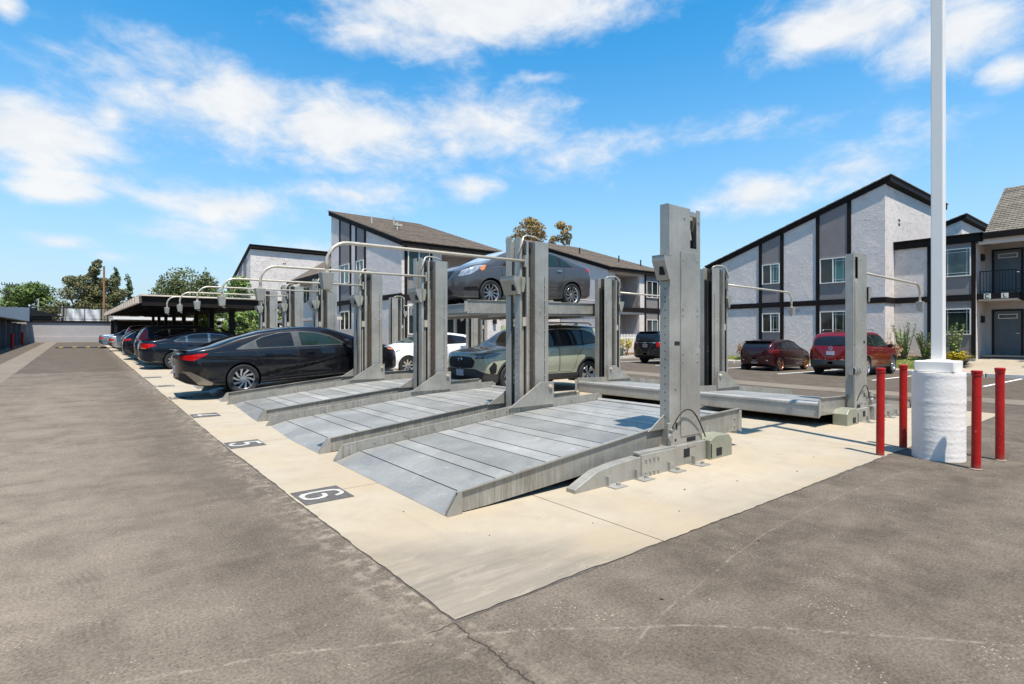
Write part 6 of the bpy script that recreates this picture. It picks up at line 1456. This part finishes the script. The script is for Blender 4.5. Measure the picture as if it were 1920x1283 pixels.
RAV = dict(L=4.60, W=1.87, H=1.70, r=.36, wx=(.98, 3.67), step=.055, arch=.41, clad=.42, fe=.09,
    top=[(0, 1.02), (.08, 1.25), (.20, 1.50), (.38, 1.66), (.9, 1.70), (1.8, 1.71), (2.5, 1.67), (2.9, 1.53), (3.45, 1.20), (3.62, 1.12), (4.1, 1.07), (4.50, .98), (4.6, .86)],
    belt=[(0, 1.10), (1, 1.12), (2.5, 1.07), (3.5, 1.03), (4.2, .93), (4.6, .80)], bot=[(0, .36), (.4, .27), (1, .24), (3.8, .24), (4.3, .25), (4.6, .34)], cr=(.4, .40),
    dlo=[(.42, 1.22), (1.2, 1.14), (3.30, 1.09), (2.95, 1.34), (2.6, 1.53), (2.0, 1.58), (1.1, 1.57), (.75, 1.50)], glass=[(.4, 1.12), (1.18, 2.05), (2.13, 3.2)], ws=(2.62, .52, 3.38, .66), rv=[(0, 1.18), (.62, 1.18), (.52, 1.55), (0, 1.57)], trim=BLACKM,
    reg=[('hb', 'bonnet', P_BLACK, 't', [(3.30, -.1), (4.50, -.1), (4.46, .50), (4.1, .66), (3.3, .74)], .045), ('rf', 'roof', P_BLACK, 't', [(.12, -.1), (2.75, -.1), (2.75, .9), (.12, .9)], .50),
         ('hl', 'headlight', HEADD, 's', [(3.98, .98), (4.20, .86), (4.56, .84), (4.5, .96), (4.2, 1.0)], .2), ('h2', 'headlight', HEADL, 'f', [(.52, .86), (.80, .88), (.80, .95), (.52, .93)], .4),
         ('gr', 'grille', BLACKM, 'f', [(0, .60), (.52, .62), (.58, .78), (.45, .88), (0, .90)], .5), ('bu', 'bumper', PLASTIC, 'f', [(0, .30), (.85, .30), (.95, .46), (.6, .60), (0, .60)], .7), ('fg', 'fog_recess', BLACKM, 's', [(4.15, .50), (4.30, .46), (4.36, .62), (4.22, .78), (4.14, .70)], .2)],
    doors=[[(2.1, .44), (3.2, .44), (3.3, .7), (3.32, 1.05), (2.92, 1.38), (2.6, 1.56), (2.09, 1.62)], [(1.42, .85), (1.5, .6), (1.6, .44), (2.08, .44), (2.07, 1.62), (1.15, 1.61), (1.15, 1.1)]],
    handles=[(2.3, .98), (1.42, 1.0)], mirror=(3.12, 1.12), mmat=P_BLACK, rails=(.55, 2.6, 1.76, .60), railmat=PLASTIC, wheel=dict(n=5, w0=.035, w1=.05, twist=0, rimf=.66, dbl=True), plate=(4.60, .50, PLATEM), antenna=(.6, 1.72), emblem=(4.60, .83, .08))
ENC = dict(L=5.12, W=2.0, H=1.84, r=.385, wx=(1.12, 4.14), step=.06, arch=.43, clad=.40, cladmat=CLAD,
    top=[(0, 1.05), (.08, 1.20), (.32, 1.58), (.52, 1.74), (1.0, 1.80), (2.0, 1.84), (2.9, 1.80), (3.3, 1.66), (3.95, 1.25), (4.4, 1.14), (4.9, 1.0), (5.12, .76)],
    belt=[(0, 1.08), (1, 1.14), (2.6, 1.12), (3.9, 1.06), (4.6, .95), (5.12, .68)], bot=[(0, .40), (.4, .28), (1, .25), (4.2, .25), (4.8, .26), (5.12, .34)], cr=(.62, .7),
    dlo=[(.55, 1.30), (1.3, 1.21), (3.80, 1.15), (3.4, 1.42), (3.0, 1.62), (2.3, 1.69), (1.3, 1.68), (.8, 1.58)], glass=[(.5, 1.25), (1.33, 2.28), (2.38, 3.7)], ws=(3.0, .55, 3.85, .72), rv=[(0, 1.22), (.60, 1.22), (.78, 1.27), (.60, 1.60), (0, 1.64)], rvx=.7, trim=BLACKM,
    glm={'window23': CGLASSG},
    reg=[('tl', 'tail_light', TAILR, 'r', [(.66, .94), (.98, .98), (1.0, 1.16), (.72, 1.20), (.58, 1.10)], .75), ('cb', 'bumper_strip', CHROME, 'r', [(0, .655), (1.0, .655), (1.0, .69), (0, .69)], .9), ('bm', 'bumper', CLAD, 'r', [(0, .2), (1.0, .2), (1.0, .654), (0, .654)], .62),
         ('hl', 'headlight', HEADL, 's', [(4.55, .95), (4.95, .80), (5.1, .82), (4.9, .98)], .2)],
    doors=[[(2.35, .42), (3.68, .42), (3.75, .7), (3.8, 1.1), (3.4, 1.45), (3.0, 1.66), (2.34, 1.73)], [(1.62, .9), (1.68, .6), (1.8, .42), (2.33, .42), (2.32, 1.73), (1.3, 1.72), (1.3, 1.2), (1.5, 1.1)]],
    handles=[(2.6, 1.02), (1.6, 1.04)], hmat=CHROME, mirror=(3.62, 1.16), mmat=BLACKM, rails=(.8, 2.9, 1.90, .62), wheel=dict(n=7, w0=.05, w1=.055, rimf=.68), plate=(.015, .93, PLATEM), emblem=(.045, 1.13, .07), wiper=(.10, 1.235))
EXP = dict(L=5.0, W=2.0, H=1.79, r=.38, wx=(1.1, 3.96), step=.08, arch=.43, clad=.36,
    top=[(0, 1.05), (.06, 1.25), (.18, 1.58), (.32, 1.72), (.9, 1.77), (2.0, 1.79), (2.8, 1.75), (3.2, 1.62), (3.85, 1.24), (4.3, 1.14), (4.8, 1.02), (5.0, .78)],
    belt=[(0, 1.12), (2.6, 1.14), (3.9, 1.08), (4.6, .97), (5.0, .7)], bot=[(0, .40), (.4, .29), (1, .26), (4.2, .26), (5.0, .34)], cr=(.38, .6),
    dlo=[(.38, 1.22), (3.7, 1.17), (3.3, 1.44), (2.9, 1.60), (1.3, 1.66), (.55, 1.62)], glass=[(.3, 1.2), (1.28, 2.2), (2.3, 3.7)], ws=(2.9, .55, 3.75, .72), rv=[(0, 1.20), (.70, 1.20), (.64, 1.60), (0, 1.63)], trim=BLACKM,
    reg=[('tl', 'tail_light', TAILR, 'r', [(.70, .90), (1.0, .88), (1.0, 1.12), (.66, 1.16)], .6), ('cs', 'chrome_strip', CHROME, 'r', [(0, 1.10), (.66, 1.10), (.66, 1.15), (0, 1.15)], .4)],
    doors=[[(2.25, .4), (3.6, .4), (3.7, 1.1), (3.3, 1.5), (2.9, 1.63), (2.24, 1.70)], [(1.5, .9), (1.6, .5), (1.7, .4), (2.23, .4), (2.22, 1.70), (1.25, 1.69)]], handles=[(2.5, 1.0), (1.6, 1.02)], mirror=(3.5, 1.18), plate=(-.005, .97, PLATED), spoiler=(.30, 1.70, .60, P_BLACK), wheel=dict(n=5, w0=.05, w1=.06), wiper=(.03, 1.22), emblem=(-.002, 1.12, .05))
MIR = dict(L=4.1, W=1.75, H=1.42, r=.315, wx=(.78, 3.28), step=.06, arch=.35, ledge=.03,
    top=[(0, .98), (.08, 1.08), (.30, 1.27), (.48, 1.35), (1.1, 1.43), (2.0, 1.43), (2.4, 1.36), (3.0, 1.06), (3.4, .97), (3.9, .82), (4.1, .60)],
    belt=[(0, .92), (1, .95), (2.2, .92), (3.1, .86), (4.1, .55)], bot=[(0, .30), (.4, .17), (1, .14), (3.4, .14), (4.1, .22)], cr=(.5, .6),
    dlo=[(.62, 1.07), (1.2, .99), (3.0, .93), (2.65, 1.14), (2.3, 1.29), (1.6, 1.34), (.95, 1.30), (.72, 1.22)], glass=[(.55, 1.34), (1.42, 2.9)], ws=(2.15, .48, 2.95, .60), rv=[(0, 1.03), (.56, 1.03), (.62, 1.10), (.50, 1.27), (0, 1.30)], rvx=.7, trim=BLACKM,
    reg=[('tl', 'tail_light', pm('smoked_red_lens', (.10, .006, .006), .2, coat=.5, spec=.2), 'r', [(.60, .84), (.9, .80), (.9, .98), (.58, 1.0)], .6), ('rr', 'reflector_strip', WHITEP, 'r', [(.30, .47), (.70, .47), (.70, .50), (.30, .50)], .5)],
    doors=[[(1.36, .27), (2.85, .25), (2.95, .6), (2.95, .9), (2.6, 1.2), (2.2, 1.34), (1.35, 1.38)]], handles=[(1.6, .86)], spoiler=(.34, 1.335, .62, BLACKM), rimmat=COPPER, wheel=dict(n=6, w0=.02, w1=.03, rimf=.74, dbl=True), plate=(.02, .42, PLATED), wiper=(.10, 1.03))
PRI = dict(L=4.55, W=1.76, H=1.47, r=.32, wx=(.95, 3.65), step=.08, arch=.36,
    top=[(0, 1.02), (.06, 1.12), (.6, 1.26), (1.2, 1.40), (1.9, 1.47), (2.3, 1.46), (2.8, 1.33), (3.5, 1.06), (4.0, .93), (4.4, .78), (4.55, .6)],
    belt=[(0, .98), (1, .99), (2.4, .95), (3.4, .90), (4.1, .78), (4.55, .55)], bot=[(0, .32), (.4, .2), (1, .17), (3.8, .17), (4.55, .22)],
    dlo=[(.8, 1.08), (3.35, .98), (2.95, 1.17), (2.5, 1.33), (1.9, 1.38), (1.3, 1.31)], glass=[(.8, 1.2), (1.26, 2.05), (2.12, 3.3)], ws=(2.45, .5, 3.45, .64), rg=(.2, .5, 1.3, .5), trim=BLACKM, windscreen=CGLASSG,
    reg=[('hl', 'headlight', HEADL, 's', [(3.85, .88), (4.35, .66), (4.52, .66), (4.3, .80)], .2), ('lo', 'lower_grille', BLACKM, 'f', [(0, .28), (.6, .28), (.5, .45), (0, .47)], .5), ('tl', 'tail_light', TAILR, 's', [(0, .88), (.3, .86), (.3, 1.0), (0, 1.05)], .2)],
    doors=[[(2.1, .3), (3.2, .3), (3.3, .9), (2.9, 1.22), (2.5, 1.37), (2.09, 1.42)], [(1.4, .6), (1.6, .3), (2.08, .3), (2.07, 1.42), (1.3, 1.36), (1.2, 1.0)]], handles=[(2.3, .86), (1.5, .88)], mirror=(3.1, 1.0), wheel=dict(n=8, w0=.03, w1=.03))
ACC = dict(L=4.88, W=1.85, H=1.45, r=.33, wx=(1.08, 3.90), step=.06, arch=.375,
    top=[(0, 1.0), (.05, 1.07), (.5, 1.13), (1.0, 1.27), (1.6, 1.41), (2.2, 1.46), (2.8, 1.42), (3.3, 1.24), (3.85, 1.04), (4.3, .95), (4.75, .8), (4.88, .6)],
    belt=[(0, .95), (1, .97), (2, .95), (3.4, .92), (4.2, .82), (4.88, .58)], bot=[(0, .34), (.4, .22), (1, .19), (4.0, .18), (4.6, .2), (4.88, .24)],
    dlo=[(1.0, 1.03), (3.45, .97), (3.05, 1.19), (2.7, 1.31), (2.2, 1.36), (1.7, 1.33), (1.3, 1.2)], glass=[(.9, 1.45), (1.51, 2.2), (2.28, 3.4)], ws=(2.9, .5, 3.75, .66), rg=(.5, .56, 1.5, .5), trim=SATIN, ti=.014, gl=glassm('blue_black_car_glass', (.025, .038, .055)),
    reg=[('tl', 'tail_light', TAILR, 's', [(0, .82), (.22, .79), (.60, .93), (.36, .96), (0, .97)], .25), ('ta', 'indicator', AMBER, 's', [(0, .80), (.16, .77), (.20, .80), (.18, .93), (0, .94)], .25), ('sb', 'chrome_strip', SATIN, 's', [(.1, .30), (4.4, .27), (4.4, .285), (.1, .315)], .25)],
    doors=[[(2.25, .32), (3.5, .3), (3.55, .9), (3.1, 1.24), (2.7, 1.36), (2.24, 1.41)], [(1.5, .62), (1.7, .32), (2.23, .32), (2.22, 1.41), (1.65, 1.37), (1.3, 1.1)]], handles=[(2.5, .88), (1.6, .9)], mirror=(3.25, 1.0), wheel=dict(n=9, w0=.035, w1=.045, rimf=.66), rimmat=ALLOY, plate=(.01, .84, PLATEM), spoiler=(.12, 1.07, .66, P_NAVY))
CRV = dict(L=4.55, W=1.85, H=1.68, r=.35, wx=(1.0, 3.66), step=.07, arch=.40, clad=.40,
    top=[(0, 1.0), (.06, 1.12), (.28, 1.52), (.45, 1.62), (1.0, 1.67), (2.0, 1.68), (2.6, 1.62), (3.0, 1.45), (3.5, 1.16), (4.2, 1.05), (4.55, .74)],
    belt=[(0, 1.02), (1, 1.10), (2.5, 1.05), (3.5, 1.0), (4.55, .66)], bot=[(0, .38), (.4, .27), (1, .25), (3.8, .25), (4.55, .32)], cr=(.5, .6),
    dlo=[(.55, 1.22), (1.2, 1.14), (3.30, 1.06), (2.95, 1.30), (2.6, 1.47), (1.9, 1.54), (1.0, 1.50), (.72, 1.40)], glass=[(.4, 1.12), (1.18, 2.05), (2.13, 3.2)], ws=(2.62, .52, 3.38, .66), rv=[(0, 1.12), (.66, 1.12), (.58, 1.46), (0, 1.50)], rvx=.7, trim=CHROME, ti=.014,
    reg=[('tl', 'tail_light', TAILR, 's', [(.06, 1.02), (.62, 1.04), (.62, 1.09), (.36, 1.10), (.42, 1.48), (.30, 1.48), (.10, 1.16)], .2)],
    rear_window=CGLASSB, mirror=(3.12, 1.1), wheel=dict(n=5, w0=.05, w1=.06), plate=(.0, .86, PLATEM))
HAT = dict(L=4.4, W=1.80, H=1.48, r=.33, wx=(.9, 3.5), step=.08, arch=.375,
    top=[(0, .95), (.05, 1.05), (.35, 1.28), (.6, 1.40), (1.3, 1.48), (2.0, 1.48), (2.5, 1.40), (3.2, 1.08), (3.8, .98), (4.3, .8), (4.4, .6)],
    belt=[(0, .95), (1, 1.0), (2.2, .96), (3.2, .92), (4.4, .55)], bot=[(0, .34), (.4, .2), (1, .18), (3.6, .18), (4.4, .22)],
    dlo=[(.65, 1.13), (3.1, .99), (2.75, 1.18), (2.4, 1.32), (1.6, 1.38), (.95, 1.33)], glass=[(.6, 1.1), (1.15, 1.9), (1.97, 3.1)], ws=(2.3, .5, 3.1, .62), rg=(.06, .58, .56, .50), rear_window=CGLASSB, trim=BLACKM,
    reg=[('tl', 'tail_light', TAILR, 's', [(0, .88), (.45, .96), (.40, 1.02), (0, 1.0)], .2), ('df', 'rear_diffuser', PLASTIC, 's', [(-.1, .2), (.45, .2), (.2, .5), (-.1, .52)], .2)], mirror=(2.9, 1.0), wheel=dict(n=5), plate=(.01, .78, PLATEM))
OLD = dict(L=4.6, W=1.74, H=1.40, r=.31, wx=(1.0, 3.6), step=.10, arch=.35, ledge=.05, sig=.03,
    top=[(0, .93), (.04, .96), (.85, 1.0), (1.0, 1.03), (1.5, 1.34), (1.8, 1.39), (2.6, 1.40), (2.85, 1.34), (3.4, 1.0), (3.6, .97), (4.5, .86), (4.6, .7)],
    belt=[(0, .86), (1, .92), (3.4, .90), (4.6, .66)], bot=[(0, .36), (.4, .22), (3.8, .2), (4.6, .26)], cr=(.30, .35),
    dlo=[(1.2, .99), (3.3, .96), (2.85, 1.28), (1.7, 1.31), (1.5, 1.25)], glass=[(1.2, 2.15), (2.22, 3.3)], ws=(2.8, .52, 3.4, .62), rg=(.98, .6, 1.55, .5), trim=BLACKM,
    reg=[('tl', 'tail_light', pm('orange_red_lens', (.42, .045, .010), .2, coat=.4), 'r', [(.48, .64), (.86, .64), (.86, .80), (.48, .80)], .3), ('t2', 'tail_light', TAILR, 's', [(.0, .64), (.22, .64), (.22, .80), (0, .80)], .3), ('bp', 'bumper', CLAD, 'r', [(0, .3), (.9, .3), (.9, .55), (0, .55)], .2)], plate=(.0, .72, PLATEM), mirror=(3.0, .98), wheel=dict(n=8))
def xs_(sp, k):
    q = dict(sp); f = lambda P: [(x*k, z) for x, z in P]
    q.update(L=sp['L']*k, wx=tuple(x*k for x in sp['wx']), top=f(sp['top']), belt=f(sp['belt']), bot=f(sp['bot']), dlo=f(sp['dlo']), glass=[(a*k, b*k) for a, b in sp['glass']], doors=[f(p) for p in sp['doors']], handles=f(sp['handles']),
             mirror=(sp['mirror'][0]*k, sp['mirror'][1]), ws=(sp['ws'][0]*k, sp['ws'][1], sp['ws'][2]*k, sp['ws'][3]), rg=(sp['rg'][0]*k, sp['rg'][1], sp['rg'][2]*k, sp['rg'][3]),
             reg=[(a, b, c, d, f(p) if d == 's' else p, l) for a, b, c, d, p, l in sp['reg']])
    return q
ELA = xs_(ELA, 1.055)
def gy(y, x=2): return gz(x, y)
car('black_sedan', 'glossy black fastback sedan parked on a steel platform, rear toward the lane', 'car', (1.68, 14.36, gy(14.4)+.03), 0, dict(ELA, rows=(30, 22), crease=[((.3, .90), (2.6, .70), .016), ((1.55, .36), (4.3, .80), .020)]), P_BLACK, rot=(0, math.radians(-3.3), 0))
car('gray_sedan', 'gunmetal gray sedan lifted high on the raised platform facing the lane', 'car', (11.38, 11.30, 2.33), math.pi, SEN, P_GREY, rot=(0, math.radians(1.7), math.pi))
car('green_suv', 'sage green suv with black bonnet parked underneath the raised gray sedan', 'car', (11.95, 11.35, gy(11.3, 10)+.08), math.pi, RAV, P_GREEN)
car('white_hatchback', 'white hatchback seen between the front row posts behind the black sedan nose', 'car', (12.4, 17.6, gy(17.6, 10)+.05), math.pi, PRI, P_WHITE)
car('red_suv', 'bright red suv with roof rails parked rear-on by the back row end post', 'car', (24.0, 9.35, gz(24, 9)+.0), 0, ENC, P_RED)
car('maroon_hatchback', 'dark maroon lowered hatchback with black wing and copper wheels', 'car', (24.0, 12.55, gz(25, 12.5)), 0, MIR, P_MAR)
car('black_suv', 'black suv with chrome strip across its tailgate left of the nearest post', 'car', (23.6, 18.35, gz(24, 18.3)), 0, EXP, P_BLACK)
G5 = 'cars parked under the left carport'
car('navy_sedan', 'dark navy sedan at the front of the carport right behind the black sedan', 'car', (1.68, 24.75, gy(24.7)), 0, ACC, P_NAVY, G5)
car('dark_suv', 'dark suv with tall red tail lamps second under the carport', 'car', (1.75, 27.6, gy(27.6)), 0, CRV, P_DGREY, G5)
car('dark_hatchback', 'black hatchback with pale rear glass third under the carport', 'car', (1.55, 32.0, gy(32)), 0, HAT, P_BLACK, G5)
car('dark_hatchback', 'black hatchback mostly hidden just right of the silver sedan under the carport', 'car', (1.75, 37.2, gy(37)), 0, HAT, P_DGREY, G5)
car('silver_sedan', 'old silver sedan with amber red tail lamps far under the carport', 'car', (1.35, 43.0, gy(43)), 0, OLD, P_SILV, G5)
car('blue_sedan', 'pale blue boxy sedan, farthest car of the row in sunlight', 'car', (1.0, 49.0, gy(49)), 0, OLD, P_BLUE, G5)
car('maroon_suv', 'dark brownish red suv roof behind the far sedans under the carport', 'car', (2.3, 46, gy(46)), 0, dict(CRV, step=.12), P_MAR, G5)
car('dark_sedan', 'black car parked inside the left garage, half in shade', 'car', (-4.4, 61.2, gy(61)), math.pi, dict(OLD, step=.12), P_BLACK)
flap = [o for o in bpy.data.objects if o.get('label', '').startswith('dark maroon lowered')][0]
for sg in (1, -1): MB().box(.42, .435, min(sg*.62, sg*.86), max(sg*.62, sg*.86), .03, .34).build('mud_flap', RUBBER, flap)
sn = [o for o in bpy.data.objects if o.get('label', '').startswith('gunmetal')][0]
for k in range(3):
    m = MB(); z = .68+.055*k; m.tube([(4.47-.03*k, -.42, z), (4.585-.03*k, -.2, z), (4.61-.03*k, 0, z), (4.585-.03*k, .2, z), (4.47-.03*k, .42, z)], .011, 5); m.build('grille_bar', CHROME, sn)
# black bonnet of the green suv: a sheet of dark paint is part of the body, built as its own panel
